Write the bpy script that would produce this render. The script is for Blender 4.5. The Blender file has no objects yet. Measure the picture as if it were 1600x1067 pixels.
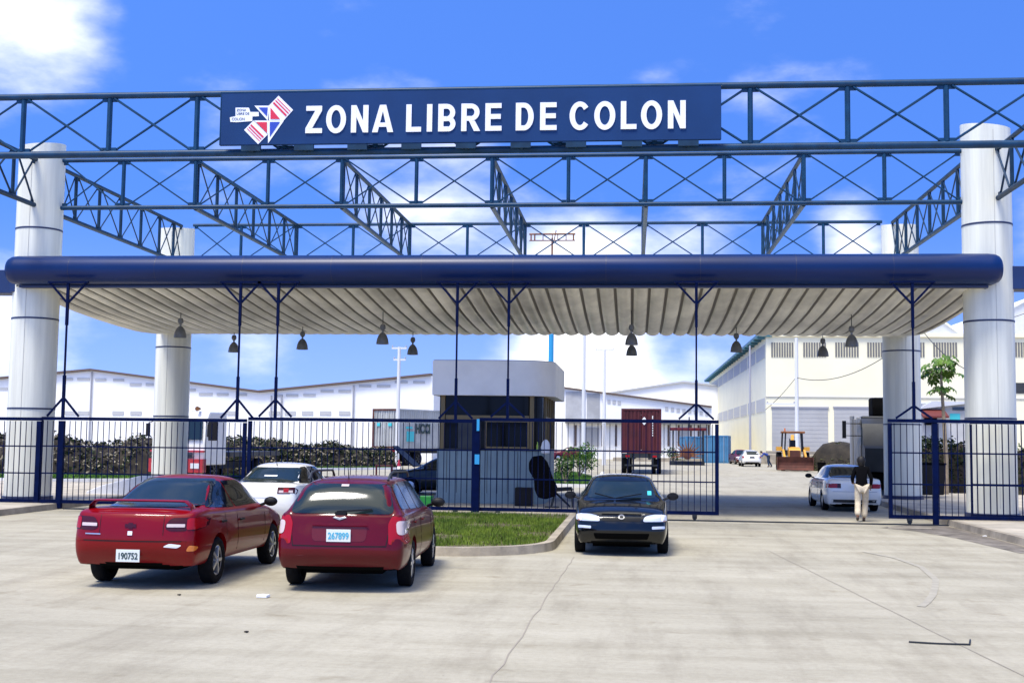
import bpy, bmesh, math, random
from mathutils import Vector, Matrix
from mathutils.bvhtree import BVHTree
PI = math.pi
R = math.radians
random.seed(7)
sc = bpy.context.scene
col = sc.collection

# ------------------------------------------------------------------ camera
F = 1897.5; PSI = .0998; PITCH = .0811; ROLL = .0126
CAM = Vector((0, -32.588, 1.97))
fw = Vector((-math.sin(PSI)*math.cos(PITCH), math.cos(PSI)*math.cos(PITCH), math.sin(PITCH)))
r0 = Vector((math.cos(PSI), math.sin(PSI), 0)); u0 = r0.cross(fw)
cr = r0*math.cos(ROLL) + u0*math.sin(ROLL); cu = -r0*math.sin(ROLL) + u0*math.cos(ROLL)
cam = bpy.data.cameras.new('camera'); camo = bpy.data.objects.new('camera', cam); col.objects.link(camo)
m = Matrix.Identity(4)
for i in range(3):
    m[i][0] = cr[i]; m[i][1] = cu[i]; m[i][2] = -fw[i]; m[i][3] = CAM[i]
camo.matrix_world = m
cam.sensor_width = 36; cam.lens = F/1600*36; cam.clip_start = .1; cam.clip_end = 4000
sc.camera = camo
def ray(x, y): return fw + cr*((x-800)/F) + cu*((533.5-y)/F)
def G(x, y, z=0):
    d = ray(x, y); return CAM + d*((z-CAM.z)/d.z)
def P(x, y, Y):
    d = ray(x, y); return CAM + d*((Y-CAM.y)/d.y)
def PX(x, y, X):
    d = ray(x, y); return CAM + d*((X-CAM.x)/d.x)

# ------------------------------------------------------------------ world, sun, exposure
SUN_EL, SUN_AZ = R(66), R(212)      # azimuth measured clockwise from +Y
w = bpy.data.worlds.new('World'); sc.world = w; w.use_nodes = True
nt = w.node_tree; nt.nodes.clear()
def nd(t, ty, **kw):
    n = t.nodes.new(ty)
    for k, v in kw.items(): setattr(n, k, v)
    return n
def build_world():
    L = nt.links
    out = nd(nt, 'ShaderNodeOutputWorld'); bg = nd(nt, 'ShaderNodeBackground')
    sky = nd(nt, 'ShaderNodeTexSky'); sky.sky_type = 'NISHITA'; sky.sun_disc = False
    sky.sun_elevation = SUN_EL; sky.sun_rotation = SUN_AZ; sky.air_density = 1.0; sky.dust_density = .3; sky.ozone_density = 3
    g0 = nd(nt, 'ShaderNodeTexCoord'); g1 = nd(nt, 'ShaderNodeVectorMath', operation='ADD'); g1.inputs[1].default_value = (0, 0, .42)
    L.new(g0.outputs['Generated'], g1.inputs[0]); g2 = nd(nt, 'ShaderNodeVectorMath', operation='NORMALIZE'); L.new(g1.outputs[0], g2.inputs[0]); L.new(g2.outputs[0], sky.inputs[0])
    hs = nd(nt, 'ShaderNodeMix', data_type='RGBA', blend_type='MULTIPLY'); hs.inputs[0].default_value = 1
    L.new(sky.outputs[0], hs.inputs[6]); hs.inputs[7].default_value = SKYT
    tc = nd(nt, 'ShaderNodeTexCoord')
    nrm = nd(nt, 'ShaderNodeVectorMath', operation='NORMALIZE'); L.new(tc.outputs['Generated'], nrm.inputs[0])
    # cloud noise
    mp = nd(nt, 'ShaderNodeMapping'); mp.inputs['Scale'].default_value = (3.0, 3.0, 6.5); L.new(nrm.outputs[0], mp.inputs[0])
    n1 = nd(nt, 'ShaderNodeTexNoise'); n1.inputs['Scale'].default_value = 1.9; n1.inputs['Detail'].default_value = 8; n1.inputs['Roughness'].default_value = .55
    L.new(mp.outputs[0], n1.inputs['Vector'])
    total = None
    def add(a, b):
        x = nd(nt, 'ShaderNodeMath', operation='ADD'); L.new(a, x.inputs[0]); L.new(b, x.inputs[1]); return x.outputs[0]
    for (px, py, rad, amt) in CLOUDS_AND_FILL:
        c = ray(px, py).normalized() if not isinstance(px, tuple) else Vector(px).normalized()
        dm = nd(nt, 'ShaderNodeVectorMath', operation='DISTANCE'); L.new(nrm.outputs[0], dm.inputs[0]); dm.inputs[1].default_value = c
        mr = nd(nt, 'ShaderNodeMapRange', interpolation_type='SMOOTHSTEP'); L.new(dm.outputs['Value'], mr.inputs[0])
        mr.inputs[1].default_value = 0; mr.inputs[2].default_value = rad/F; mr.inputs[3].default_value = amt; mr.inputs[4].default_value = 0
        total = mr.outputs[0] if total is None else add(total, mr.outputs[0])
    s = add(total, n1.outputs[0])
    mr = nd(nt, 'ShaderNodeMapRange', interpolation_type='SMOOTHSTEP'); L.new(s, mr.inputs[0])
    mr.inputs[1].default_value = .52; mr.inputs[2].default_value = 1.08; mr.inputs[3].default_value = 0; mr.inputs[4].default_value = 1
    sp_ = nd(nt, 'ShaderNodeSeparateXYZ'); L.new(nrm.outputs[0], sp_.inputs[0])
    hz = nd(nt, 'ShaderNodeMapRange', interpolation_type='SMOOTHSTEP'); L.new(sp_.outputs[2], hz.inputs[0])
    hz.inputs[1].default_value = 0; hz.inputs[2].default_value = .2; hz.inputs[3].default_value = .22; hz.inputs[4].default_value = 0
    hm = nd(nt, 'ShaderNodeMix', data_type='RGBA'); L.new(hz.outputs[0], hm.inputs[0]); L.new(hs.outputs[2], hm.inputs[6]); hm.inputs[7].default_value = (5.0, 5.8, 7.2, 1)
    mx = nd(nt, 'ShaderNodeMix', data_type='RGBA'); L.new(mr.outputs[0], mx.inputs[0]); L.new(hm.outputs[2], mx.inputs[6])
    mx.inputs[7].default_value = CLOUDC
    L.new(mx.outputs[2], bg.inputs[0]); bg.inputs[1].default_value = .13
    L.new(bg.outputs[0], out.inputs[0])
SKYT = (.47, .76, 1.34, 1)
CLOUDC = (8.6, 8.4, 7.9, 1)
CLOUDS_AND_FILL = [((-.1, -.45, .9), 0, 1700, .75), ((.2, .1, 1), 0, 1100, .35), (0, 30, 230, .36), (90, 110, 130, .05), (800, 40, 250, -.05), (400, 30, 250, -.05), (60, 250, 200, -.1), (1130, 80, 150, .13), (1010, 115, 80, .12), (640, 110, 130, .10), (340, 80, 130, .04),  # first two: unseen clouds added behind camera and overhead as fill light
          (650, 340, 200, .10), (890, 385, 150, .26), (980, 560, 300, .42), (860, 560, 200, .2), (1330, 370, 110, .42), (1040, 545, 70, -.2),
          (20, 520, 170, .28), (1180, 290, 200, .06), (300, 560, 300, -.03), (450, 540, 260, -.02), (1480, 60, 200, -.06), (1560, 480, 300, .05), (1500, 300, 200, -.1)]
build_world()
sun = bpy.data.lights.new('sun', 'SUN'); sun.energy = 2.35; sun.angle = R(17); sun.color = (1, .95, .87)
suno = bpy.data.objects.new('sun', sun); col.objects.link(suno)
sd = Vector((math.sin(SUN_AZ)*math.cos(SUN_EL), math.cos(SUN_AZ)*math.cos(SUN_EL), math.sin(SUN_EL)))
suno.rotation_euler = sd.to_track_quat('Z', 'Y').to_euler(); suno.location = (0, 0, 60)
sc.view_settings.view_transform = 'Standard'; sc.view_settings.look = 'None'
sc.view_settings.exposure = .92; sc.view_settings.gamma = 1
sc.render.engine = 'CYCLES'

# ------------------------------------------------------------------ materials
M = {}
def mat(name, c, rough=.6, metal=0, var=.0, scale=3, bump=0, bscale=40, coat=0, stretch=(1, 1, 1), c2=None, spec=.5, emit=None, detail=5):
    mt = bpy.data.materials.new(name); mt.use_nodes = True; t = mt.node_tree; b = t.nodes['Principled BSDF']
    b.inputs['Base Color'].default_value = (*c, 1); b.inputs['Roughness'].default_value = rough
    b.inputs['Metallic'].default_value = metal; b.inputs['Coat Weight'].default_value = coat; b.inputs['Coat Roughness'].default_value = .04
    b.inputs['Specular IOR Level'].default_value = spec
    if emit: b.inputs['Emission Color'].default_value = (*c, 1); b.inputs['Emission Strength'].default_value = emit
    if var or c2 or bump:
        tc = nd(t, 'ShaderNodeTexCoord'); mp = nd(t, 'ShaderNodeMapping'); mp.inputs['Scale'].default_value = stretch
        t.links.new(tc.outputs['Object'], mp.inputs[0])
    if var or c2:
        n = nd(t, 'ShaderNodeTexNoise'); n.inputs['Scale'].default_value = scale; n.inputs['Detail'].default_value = detail; n.inputs['Roughness'].default_value = .6
        t.links.new(mp.outputs[0], n.inputs['Vector'])
        cr_ = nd(t, 'ShaderNodeValToRGB'); t.links.new(n.outputs[0], cr_.inputs[0])
        a = c2 if c2 else tuple(max(0, v*(1-var)) for v in c); bb = c if c2 else tuple(min(1, v*(1+var*.6)) for v in c)
        cr_.color_ramp.elements[0].position = .36; cr_.color_ramp.elements[0].color = (*a, 1)
        cr_.color_ramp.elements[1].position = .64; cr_.color_ramp.elements[1].color = (*bb, 1)
        t.links.new(cr_.outputs[0], b.inputs['Base Color'])
    if bump:
        n2 = nd(t, 'ShaderNodeTexNoise'); n2.inputs['Scale'].default_value = bscale; n2.inputs['Detail'].default_value = 4
        t.links.new(mp.outputs[0], n2.inputs['Vector'])
        bp = nd(t, 'ShaderNodeBump'); bp.inputs['Strength'].default_value = bump; bp.inputs['Distance'].default_value = .02
        t.links.new(n2.outputs[0], bp.inputs['Height']); t.links.new(bp.outputs[0], b.inputs['Normal'])
    M[name] = mt; return mt
mat('column', (.75, .745, .625), .4, 0, .15, .9, stretch=(4, 4, .22), spec=.35)
mat('cladding_seam', (.50, .49, .44), .5)
mat('band', (.012, .02, .07), .4)
mat('truss', (.004, .042, .10), .45, .0, .25, 3, spec=.3)
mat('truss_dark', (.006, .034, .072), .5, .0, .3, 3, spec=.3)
mat('fascia', (.0015, .018, .092), .36, 0, .2, .8, spec=.28, stretch=(.4, 1, 2))
mat('gate', (.0012, .006, .040), .6, 0, .25, 6, spec=.06)
mat('beam', (.008, .03, .12), .45, 0, .15, 1)
mat('sign', (.007, .040, .135), .55, 0, .12, .6, spec=.2)
mat('white', (.86, .87, .88), .5)
mat('logo_red', (.68, .02, .06), .5)
mat('logo_blue', (.02, .06, .42), .5)
mat('ceiling', (.76, .73, .62), .4, .1, .38, .55, stretch=(1.2, .5, 1), detail=7)
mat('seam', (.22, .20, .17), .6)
mat('lamp', (.19, .195, .19), .35, .4, .2, 6)
mat('lens', (.75, .76, .74), .3)
mat('wall_white', (.94, .925, .88), .7, 0, .04, .25)
mat('wall_cream', (.93, .865, .605), .75, 0, .04, .3)
mat('wall_grey', (.50, .50, .49), .8, 0, .25, .35)
mat('roof_edge', (.13, .09, .07), .6)
mat('roof_sheet', (.62, .63, .63), .5, .1, .1, .4)
mat('teal', (.05, .16, .19), .5)
mat('louvre', (.50, .50, .49), .7)
mat('louvre_dark', (.17, .165, .15), .7)
mat('shutter', (.46, .455, .43), .5, .1, .08, .4)
mat('pipe', (.38, .38, .40), .6)
mat('booth_top', (.92, .88, .78), .45, .1, .06, 1)
mat('booth_wall', (.23, .31, .32), .6, 0, .12, 1.5)
mat('tan_frame', (.20, .14, .05), .5)
mat('dark_glass', (.008, .01, .012), .04, 0, coat=.5, spec=.6)
mat('booth_glass', (.006, .005, .004), .1, spec=.15)
mat('car_glass', (.010, .020, .022), .11, 0, spec=.5)
mat('tint_glass', (.004, .005, .006), .04, 0, spec=.5)
mat('red_paint', (.19, .001, .004), .3, .0, .06, 1.5, coat=.45, spec=.1)
mat('maroon_paint', (.10, .0015, .006), .3, .0, .08, 1.5, coat=.45, spec=.1)
mat('black_paint', (.001, .002, .003), .2, .0, coat=.7, spec=.2)
mat('white_paint', (.88, .855, .77), .25, 0, .03, 2, coat=1)
mat('dark_green_paint', (.008, .012, .011), .3, spec=.3, coat=.4)
mat('dark_red_paint', (.11, .006, .008), .35, spec=.3, coat=.3)
mat('rubber', (.007, .007, .008), .85, 0, .3, 20, spec=.15)
mat('black_plastic', (.008, .008, .009), .55, spec=.25)
mat('under', (.003, .003, .003), .95, spec=.05)
mat('rim', (.55, .56, .58), .3, .8)
mat('chrome', (.42, .41, .38), .35, .6)
mat('tail_red', (.34, .004, .006), .2, spec=.3, coat=.3)
mat('tail_dark', (.05, .004, .005), .2, spec=.3, coat=.2)
mat('tail_clear', (.62, .5, .45), .15, coat=1)
mat('amber', (.75, .2, .03), .2, coat=1)
mat('head_clear', (.72, .74, .76), .12, .3, coat=1)
mat('plate_white', (.72, .76, .70), .4)
mat('plate_blue', (.05, .42, .60), .4)
mat('ink', (.02, .05, .05), .5)
mat('skin', (.20, .09, .05), .6)
mat('hair', (.008, .006, .005), .6)
mat('black_cloth', (.003, .003, .004), .95, spec=.1)
mat('cream_cloth', (.62, .53, .38), .9, 0, .15, 12)
mat('blue_cloth', (.02, .06, .28), .9)
mat('navy_cloth', (.015, .035, .07), .9)
mat('shoe', (.03, .018, .012), .5)
mat('kerb', (.36, .31, .23), .85, 0, .3, 1.6, bump=.3, bscale=30)
mat('sidewalk', (.46, .41, .32), .85, 0, .25, .8, bump=.2, bscale=30)
mat('earth', (.045, .036, .024), .95, 0, 0, .9, bump=1, bscale=6, c2=(.015, .012, .009))
mat('grass', (.17, .24, .025), .8, 0, 0, 1.8, c2=(.06, .11, .015), spec=.2)
mat('lawn_soil', (.12, .12, .04), .95, 0, 0, 2.2, c2=(.06, .035, .02))
mat('leaf', (.055, .12, .018), .7, 0, 0, 2.5, c2=(.016, .045, .008), spec=.25)
mat('leaf_dark', (.032, .05, .018), .8, 0, 0, 1.8, c2=(.010, .014, .007), spec=.15)
mat('leaf_bright', (.10, .22, .02), .6, 0, 0, 3, c2=(.03, .09, .01), spec=.3)
mat('bark', (.30, .24, .16), .9, 0, .3, 6)
mat('rubble', (.27, .235, .16), .9, 0, .4, 3)
mat('rust', (.22, .09, .035), .9, 0, .4, 3)
mat('rusty_steel', (.10, .03, .018), .8, 0, .4, 2)
mat('cont_maroon', (.08, .006, .010), .6, 0, .25, 1)
mat('cont_grey', (.46, .47, .45), .6, 0, .15, 1)
mat('cont_blue', (.06, .21, .37), .6, 0, .15, 1)
mat('steel_dark', (.02, .025, .03), .6, .2, .3, 3)
mat('yellow', (.72, .36, .04), .45, 0, .15, 2)
mat('truck_white', (.78, .78, .76), .35, 0, .05, 2, coat=.5)
mat('truck_red', (.40, .01, .015), .35, 0, .1, 2, coat=.5)
mat('truck_grey', (.045, .047, .047), .5, .2, .25, 2)
mat('teal_mark', (.06, .55, .58), .5)
mat('pole_white', (.72, .72, .70), .6)
mat('pole_blue', (.03, .33, .62), .5)
mat('green_thing', (.01, .22, .03), .5)
mat('concrete_white', (.72, .72, .72), .7, 0, .1, 3)
mat('cable', (.03, .03, .03), .7)
mat('awning', (.13, .02, .015), .7)
mat('paper', (.85, .85, .82), .8)

def ground_mat(name, base, dark):
    mt = bpy.data.materials.new(name); mt.use_nodes = True; t = mt.node_tree; b = t.nodes['Principled BSDF']; L = t.links
    tc = nd(t, 'ShaderNodeTexCoord')
    def noise(scale, detail, st, rough=.55, rot=0):
        mp = nd(t, 'ShaderNodeMapping'); mp.inputs['Scale'].default_value = st; mp.inputs['Rotation'].default_value = (0, 0, rot); L.new(tc.outputs['Object'], mp.inputs[0])
        n = nd(t, 'ShaderNodeTexNoise'); n.inputs['Scale'].default_value = scale; n.inputs['Detail'].default_value = detail; n.inputs['Roughness'].default_value = rough
        L.new(mp.outputs[0], n.inputs['Vector']); return n.outputs[0]
    def ramp(v, p0, p1, c0, c1):
        r_ = nd(t, 'ShaderNodeValToRGB'); L.new(v, r_.inputs[0]); r_.color_ramp.elements[0].position = p0; r_.color_ramp.elements[1].position = p1
        r_.color_ramp.elements[0].color = (*c0, 1); r_.color_ramp.elements[1].color = (*c1, 1); return r_.outputs[0]
    def mul(a, c, f=1):
        x = nd(t, 'ShaderNodeMix', data_type='RGBA', blend_type='MULTIPLY'); x.inputs[0].default_value = f; L.new(a, x.inputs[6]); L.new(c, x.inputs[7]); return x.outputs[2]
    c = ramp(noise(.28, 6, (1, 1, 1)), .3, .7, dark, base)
    c = mul(c, ramp(noise(.9, 7, (.35, 1.5, 1), .65, .2), .34, .6, (.80, .79, .76), (1, 1, 1)))
    c = mul(c, ramp(noise(1.5, 8, (1.2, .2, 1), .7, -.3), .35, .52, (.84, .83, .82), (1, 1, 1)))
    c = mul(c, ramp(noise(14, 5, (1, 1, 1)), .3, .6, (.90, .89, .88), (1, 1, 1)))
    c = mul(c, ramp(noise(1.7, 4, (1, 1, 1)), .62, .74, (1, 1, 1), (.78, .75, .70)))
    c = mul(c, ramp(noise(11, 2, (1, 1, 1)), .755, .785, (1, 1, 1), (.45, .42, .38)))
    c = mul(c, ramp(noise(90, 2, (1, 1, 1)), .3, .5, (.86, .86, .86), (1, 1, 1)))
    L.new(c, b.inputs['Base Color']); b.inputs['Roughness'].default_value = .85; b.inputs['Specular IOR Level'].default_value = .3
    bp = nd(t, 'ShaderNodeBump'); bp.inputs['Strength'].default_value = .25; bp.inputs['Distance'].default_value = .02
    L.new(noise(25, 6, (1, 1, 1)), bp.inputs['Height']); L.new(bp.outputs[0], b.inputs['Normal'])
    M[name] = mt
ground_mat('concrete', (.455, .42, .32), (.38, .35, .265))
ground_mat('road', (.47, .435, .335), (.39, .36, .275))

# ------------------------------------------------------------------ mesh helpers
def link(o, parent=None):
    col.objects.link(o)
    if parent: o.parent = parent
    return o
def tag(o, label=None, cat=None, group=None, kind=None):
    if label: o['label'] = label
    if cat: o['category'] = cat
    if group: o['group'] = group
    if kind: o['kind'] = kind
    return o
def empty(name, label, cat, loc=(0, 0, 0), rz=0, group=None):
    o = bpy.data.objects.new(name, None); o.location = loc; o.rotation_euler = (0, 0, rz); o.empty_display_size = .3
    link(o); return tag(o, label, cat, group)
def meshobj(name, verts, faces, mt, parent=None, smooth=False, ang=None):
    me = bpy.data.meshes.new(name); me.from_pydata([tuple(v) for v in verts], [], faces); me.update()
    me.materials.append(M[mt] if isinstance(mt, str) else mt)
    if smooth:
        me.shade_smooth()
        if ang: me.set_sharp_from_angle(angle=R(ang))
    return link(bpy.data.objects.new(name, me), parent)
class MB:
    def __init__(s): s.v = []; s.f = []
    def add(s, vs, fs):
        n = len(s.v); s.v += [Vector(v) for v in vs]; s.f += [tuple(i+n for i in f) for f in fs]; return s
    def box(s, c, d, rz=0, mt=None):
        x, y, z = d[0]/2, d[1]/2, d[2]/2
        vs = [Vector((a*x, b*y, e*z)) for a in (-1, 1) for b in (-1, 1) for e in (-1, 1)]
        if rz: vs = [Matrix.Rotation(rz, 3, 'Z') @ v for v in vs]
        if mt is not None: vs = [mt @ v for v in vs]
        c = Vector(c)
        return s.add([v+c for v in vs], [(0, 1, 3, 2), (4, 6, 7, 5), (0, 4, 5, 1), (2, 3, 7, 6), (0, 2, 6, 4), (1, 5, 7, 3)])
    def bx(s, a, b):
        return s.box([(a[i]+b[i])/2 for i in range(3)], [abs(b[i]-a[i]) for i in range(3)])
    def tube(s, a, b, r, r2=None, n=8, caps=True):
        a = Vector(a); b = Vector(b); r2 = r if r2 is None else r2; d = (b-a).normalized()
        q = d.to_track_quat('Z', 'Y'); vs = []
        for p, rr in ((a, r), (b, r2)):
            for i in range(n):
                t = 2*PI*(i+.5)/n; vs.append(p + q @ Vector((rr*math.cos(t), rr*math.sin(t), 0)))
        fs = [(i, (i+1) % n, n+(i+1) % n, n+i) for i in range(n)]
        if caps: fs += [tuple(range(n-1, -1, -1)), tuple(range(n, 2*n))]
        return s.add(vs, fs)
    def path(s, pts, r, n=6):
        for a, b in zip(pts[:-1], pts[1:]): s.tube(a, b, r, n=n)
        return s
    def bar(s, a, b, w_, h):      # rectangular bar
        a = Vector(a); b = Vector(b); d = b-a; q = d.to_track_quat('Y', 'Z').to_matrix()
        return s.box((a+b)/2, (w_, d.length, h), mt=q)
    def lathe(s, prof, c=(0, 0, 0), axis='Z', n=24):
        vs = []; c = Vector(c)
        for r_, h in prof:
            for i in range(n):
                t = 2*PI*i/n; x, y = r_*math.cos(t), r_*math.sin(t)
                vs.append(c + (Vector((x, y, h)) if axis == 'Z' else Vector((h, x, y)) if axis == 'X' else Vector((x, h, y))))
        fs = []
        for k in range(len(prof)-1):
            for i in range(n):
                j = (i+1) % n; fs.append((k*n+i, k*n+j, (k+1)*n+j, (k+1)*n+i))
        return s.add(vs, fs)
    def prism(s, poly, f, t):     # poly: list of 3D points (planar), extruded by vector t
        n = len(poly); poly = [Vector(p) for p in poly]; t = Vector(t)
        return s.add(poly+[p+t for p in poly], [tuple(range(n-1, -1, -1)), tuple(range(n, 2*n))]+[(i, (i+1) % n, n+(i+1) % n, n+i) for i in range(n)])
    def build(s, name, mt, parent=None, smooth=False, ang=35):
        o = meshobj(name, s.v, s.f, mt, parent, smooth, ang)
        bm = bmesh.new(); bm.from_mesh(o.data); bmesh.ops.recalc_face_normals(bm, faces=bm.faces); bm.to_mesh(o.data); bm.free()
        return o
def bevel(o, wd=.02, seg=2):
    bm = bmesh.new(); bm.from_mesh(o.data)
    es = [e for e in bm.edges if len(e.link_faces) == 2 and e.calc_face_angle(0) > .5]
    bmesh.ops.bevel(bm, geom=es, offset=wd, segments=seg, affect='EDGES', profile=.5)
    bm.to_mesh(o.data); bm.free(); return o
def evalmesh(o):
    dg = bpy.context.evaluated_depsgraph_get(); dg.update()
    return bpy.data.meshes.new_from_object(o.evaluated_get(dg))
def copy_tree(o, parent=None):
    c = o.copy(); col.objects.link(c)
    if parent: c.parent = parent
    for ch in [x for x in bpy.data.objects if x.parent == o]: copy_tree(ch, c)
    return c
def leaves(center, rad, n, size, rnd=None, shell=.5):
    vs, fs = [], []
    rnd = rnd or random
    for _ in range(n):
        while True:
            p = Vector((rnd.uniform(-1, 1), rnd.uniform(-1, 1), rnd.uniform(-1, 1)))
            if p.length <= 1 and p.length > shell*rnd.random(): break
        p = Vector((p.x*rad[0], p.y*rad[1], p.z*rad[2])) + Vector(center)
        a = Vector((rnd.gauss(0, 1), rnd.gauss(0, 1), rnd.gauss(0, .7))).normalized(); b = a.orthogonal().normalized()
        b = Matrix.Rotation(rnd.uniform(0, 6.28), 3, a) @ b; s_ = size*rnd.uniform(.6, 1.3); k = len(vs)
        vs += [p-a*s_, p+b*s_*.5, p+a*s_, p-b*s_*.5]; fs.append((k, k+1, k+2, k+3))
    return vs, fs

# ================================================================== GROUND
def ground():
    meshobj('ground', [(-600, -60, 0), (600, -60, 0), (600, 900, 0), (-600, 900, 0)], [(0, 1, 2, 3)], 'concrete')['kind'] = 'structure'
    meshobj('road', [(-15.1, -2.2, .004), (7.75, -2.2, .004), (7.75, 30, .004), (16, 50, .004), (16, 105, .004), (-60, 105, .004), (-60, 22, .004), (-15.1, 22, .004)],
            [(0, 1, 2, 3, 4, 5, 6, 7)], 'road')['kind'] = 'structure'
    # slab joints
    mb = MB()
    def strip(pts, wd):
        for a, b in zip(pts[:-1], pts[1:]):
            a = Vector(a); b = Vector(b); d = (b-a).normalized(); s = Vector((-d.y, d.x, 0))*wd/2
            mb.add([a-s, b-s, b+s, a+s], [(0, 1, 2, 3)])
    def wob(a, b, n=22, amp=.02):
        a = Vector(a); b = Vector(b); return [a.lerp(b, i/n)+Vector((random.uniform(-amp, amp), 0, 0)) for i in range(n+1)]
    strip(wob((-.98, -11.6, .004), (G(760, 1067).x+.02, -22.75, .004))+wob((G(760, 1067).x+.02, -22.75, .004), (G(760, 1067).x-.5, -27, .004), 8), .014)
    strip(wob((2.5, -9.5, .004), (3.75, -27, .004), amp=.01), .014)
    for yy in (-13.5, -18.2, -22.5):
        strip([(x, yy+random.uniform(-.01, .01), .004) for x in (-1.2, 1, 3.2, 6, 9)], .008)
    strip([(-15, -9.2, .004), (-8, -9.3, .004), (-3.6, -12.3, .004)], .01)
    mb.build('expansion_joint', mat('joint', (.29, .255, .20), .9), None)['kind'] = 'structure'
    # track of the sliding gates
    mb = MB(); mb.bx((-15.0, -1.53, .004), (9.9, -1.47, .03)); mb.bx((-15.0, -1.40, .004), (9.9, -1.34, .03))
    tag(mb.build('gate_track', 'steel_dark'), 'dark steel rail set in the concrete under the sliding gates', 'rail')
    # tyre marks
    mb = MB(); pts = []
    key = [G(x_, y_) for x_, y_ in ((1350, 862), (1400, 872), (1440, 886), (1462, 905), (1461, 917), (1457, 930), (1448, 941), (1436, 950))]
    for a, b in zip(key[:-1], key[1:]): pts += [(*a.lerp(b, k/4).xy, .006) for k in range(4)]
    for a, b in zip(pts[:-1], pts[1:]):
        a = Vector(a); b = Vector(b); d = (b-a).normalized(); s = Vector((-d.y, d.x, 0))*.05; mb.add([a-s, b-s, b+s, a+s], [(0, 1, 2, 3)])
    mb.build('tyre_mark', mat('tyremark', (.36, .33, .255), .85, 0, .12, 5))['kind'] = 'structure'
ground()
def kerbed(name, outline, h=.14, kw=.16, top='sidewalk', kerbmat='kerb'):
    """raised area: kerb ring of width kw and an inner slab"""
    n = len(outline); V = [Vector((x, y, 0)) for x, y in outline]
    inner = []
    for i in range(n):
        a, b, c = V[i-1], V[i], V[(i+1) % n]
        d1 = (b-a).normalized(); d2 = (c-b).normalized(); nn = (Vector((-d1.y, d1.x, 0))+Vector((-d2.y, d2.x, 0))).normalized()
        inner.append(b+nn*kw/max(.4, nn.dot(Vector((-d1.y, d1.x, 0)))))
    mb = MB(); up = Vector((0, 0, h)); vs = V+[v.lerp(i_, .12)+up for v, i_ in zip(V, inner)]+[v+up for v in inner]+inner; fs = []
    for i in range(n):
        j = (i+1) % n
        for k in range(3): fs.append((k*n+i, k*n+j, (k+1)*n+j, (k+1)*n+i))
    mb.add(vs, fs); mb.build('kerb', kerbmat)['kind'] = 'structure'
    meshobj(name, [v+Vector((0, 0, h-(.004 if top != 'lawn_soil' else .03))) for v in inner], [tuple(range(n))], top)['kind'] = 'structure'
    return inner
arc = lambda cx, cy, r_, a0, a1, n=8: [(cx+r_*math.cos(R(a0+(a1-a0)*i/n)), cy+r_*math.sin(R(a0+(a1-a0)*i/n))) for i in range(n+1)]
kerbed('lawn_soil', [(-6.2, -1.95), (-6.2, -10.9)]+arc(-5.2, -10.95, 1.0, 180, 270)+arc(-3.3, -10.1, 1.9, 270, 360)+[(-1.38, -1.95)], .15, .17, 'lawn_soil')
kerbed('booth_island', [(-6.5, -1.94), (-1.36, -1.94), (-1.3, 9.5), (-6.6, 9.5)], .12, .16)
kerbed('sidewalk', [(7.8, -40), (30, -40), (30, 26), (8.6, 26), (8.0, 6), (7.75, -1), (7.75, -4)], .15, .17)
kerbed('sidewalk', [(-40, -40), (-15.0, -40), (-15.15, -4), (-15.3, 13), (-40, 13)], .15, .17)
def grass_patch():
    rnd = random.Random(3); vs, fs = [], []
    for _ in range(26000):
        x = rnd.uniform(-5.95, -1.58); y = rnd.uniform(-11.75, -2.15)
        if y < -10.1 and (x+3.3 > 0) and (x+3.3)**2+(y+10.1)**2 > 1.68**2: continue
        if y < -10.9 and x < -5.2 and (x+5.2)**2+(y+10.95)**2 > .7: continue
        if math.sin(x*2.1+y*1.3)+math.sin(x*.9-y*2.2) < -.75 and rnd.random() < .85: continue
        h = rnd.uniform(.04, .11); a = rnd.uniform(0, 6.28); wd = .009; k = len(vs)
        dx, dy = math.cos(a)*wd, math.sin(a)*wd; lx, ly = rnd.gauss(0, .025), rnd.gauss(0, .025)
        vs += [(x-dx, y-dy, .115), (x+dx, y+dy, .115), (x+lx, y+ly, .12+h)]; fs.append((k, k+1, k+2))
    o = meshobj('grass', vs, fs, 'grass'); o['kind'] = 'stuff'; tag(o, 'short green grass growing on the kerbed island before the gate', 'grass')
grass_patch()

# ================================================================== GATEWAY STRUCTURE
XL, XR, D = -16.78, 9.22, 10.39
ZT, ZB, YA, SP, X0 = 9.727, 8.366, -6.307, 2.0968, -14.354
PR = .625
def column(x, y, top, label, slant):
    t = empty('column', label, 'column', (x, y, 0), 0, 'round white columns carrying the gateway')
    mb = MB(); prof = []
    N = 40
    mb.lathe([(PR, .15), (PR, top)], n=N)
    n = len(mb.v)
    for i in range(N): mb.v[n-N+i].z += -slant*mb.v[n-N+i].x*.35 + mb.v[n-N+i].y*.1
    mb.f.append(tuple(range(n-N, n)))
    o = mb.build('shaft', 'column', t, True, 40)
    for z in (2.68, 5.19, 7.72):
        b = MB(); b.lathe([(PR, z-.022), (PR+.012, z-.022), (PR+.012, z+.022), (PR, z+.022)], n=N); b.build('band', 'band', t, True, 40)
    b = MB(); b.lathe([(PR, .15), (PR+.05, .15), (PR+.05, .26), (PR, .27)], n=N); b.build('base_ring', 'band', t, True, 40)
    b = MB()
    for a in range(20, 380, 120):
        c_, s_ = math.cos(R(a+12)), math.sin(R(a+12)); b.box((c_*(PR+.001), s_*(PR+.001), top/2+.1), (.012, .012, top-.6), R(a+12))
    b.build('panel_joint', 'cladding_seam', t)
    return t
column(XL, 0, 10.15, 'white round column at the front left, rising beside the left fence', -.25)
column(XR, 0, 10.35, 'white round column at the front right, nearest the right edge', .35)
column(XL, D, 9.6, 'white round column at the back left, before the red and white truck', 0)
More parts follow.
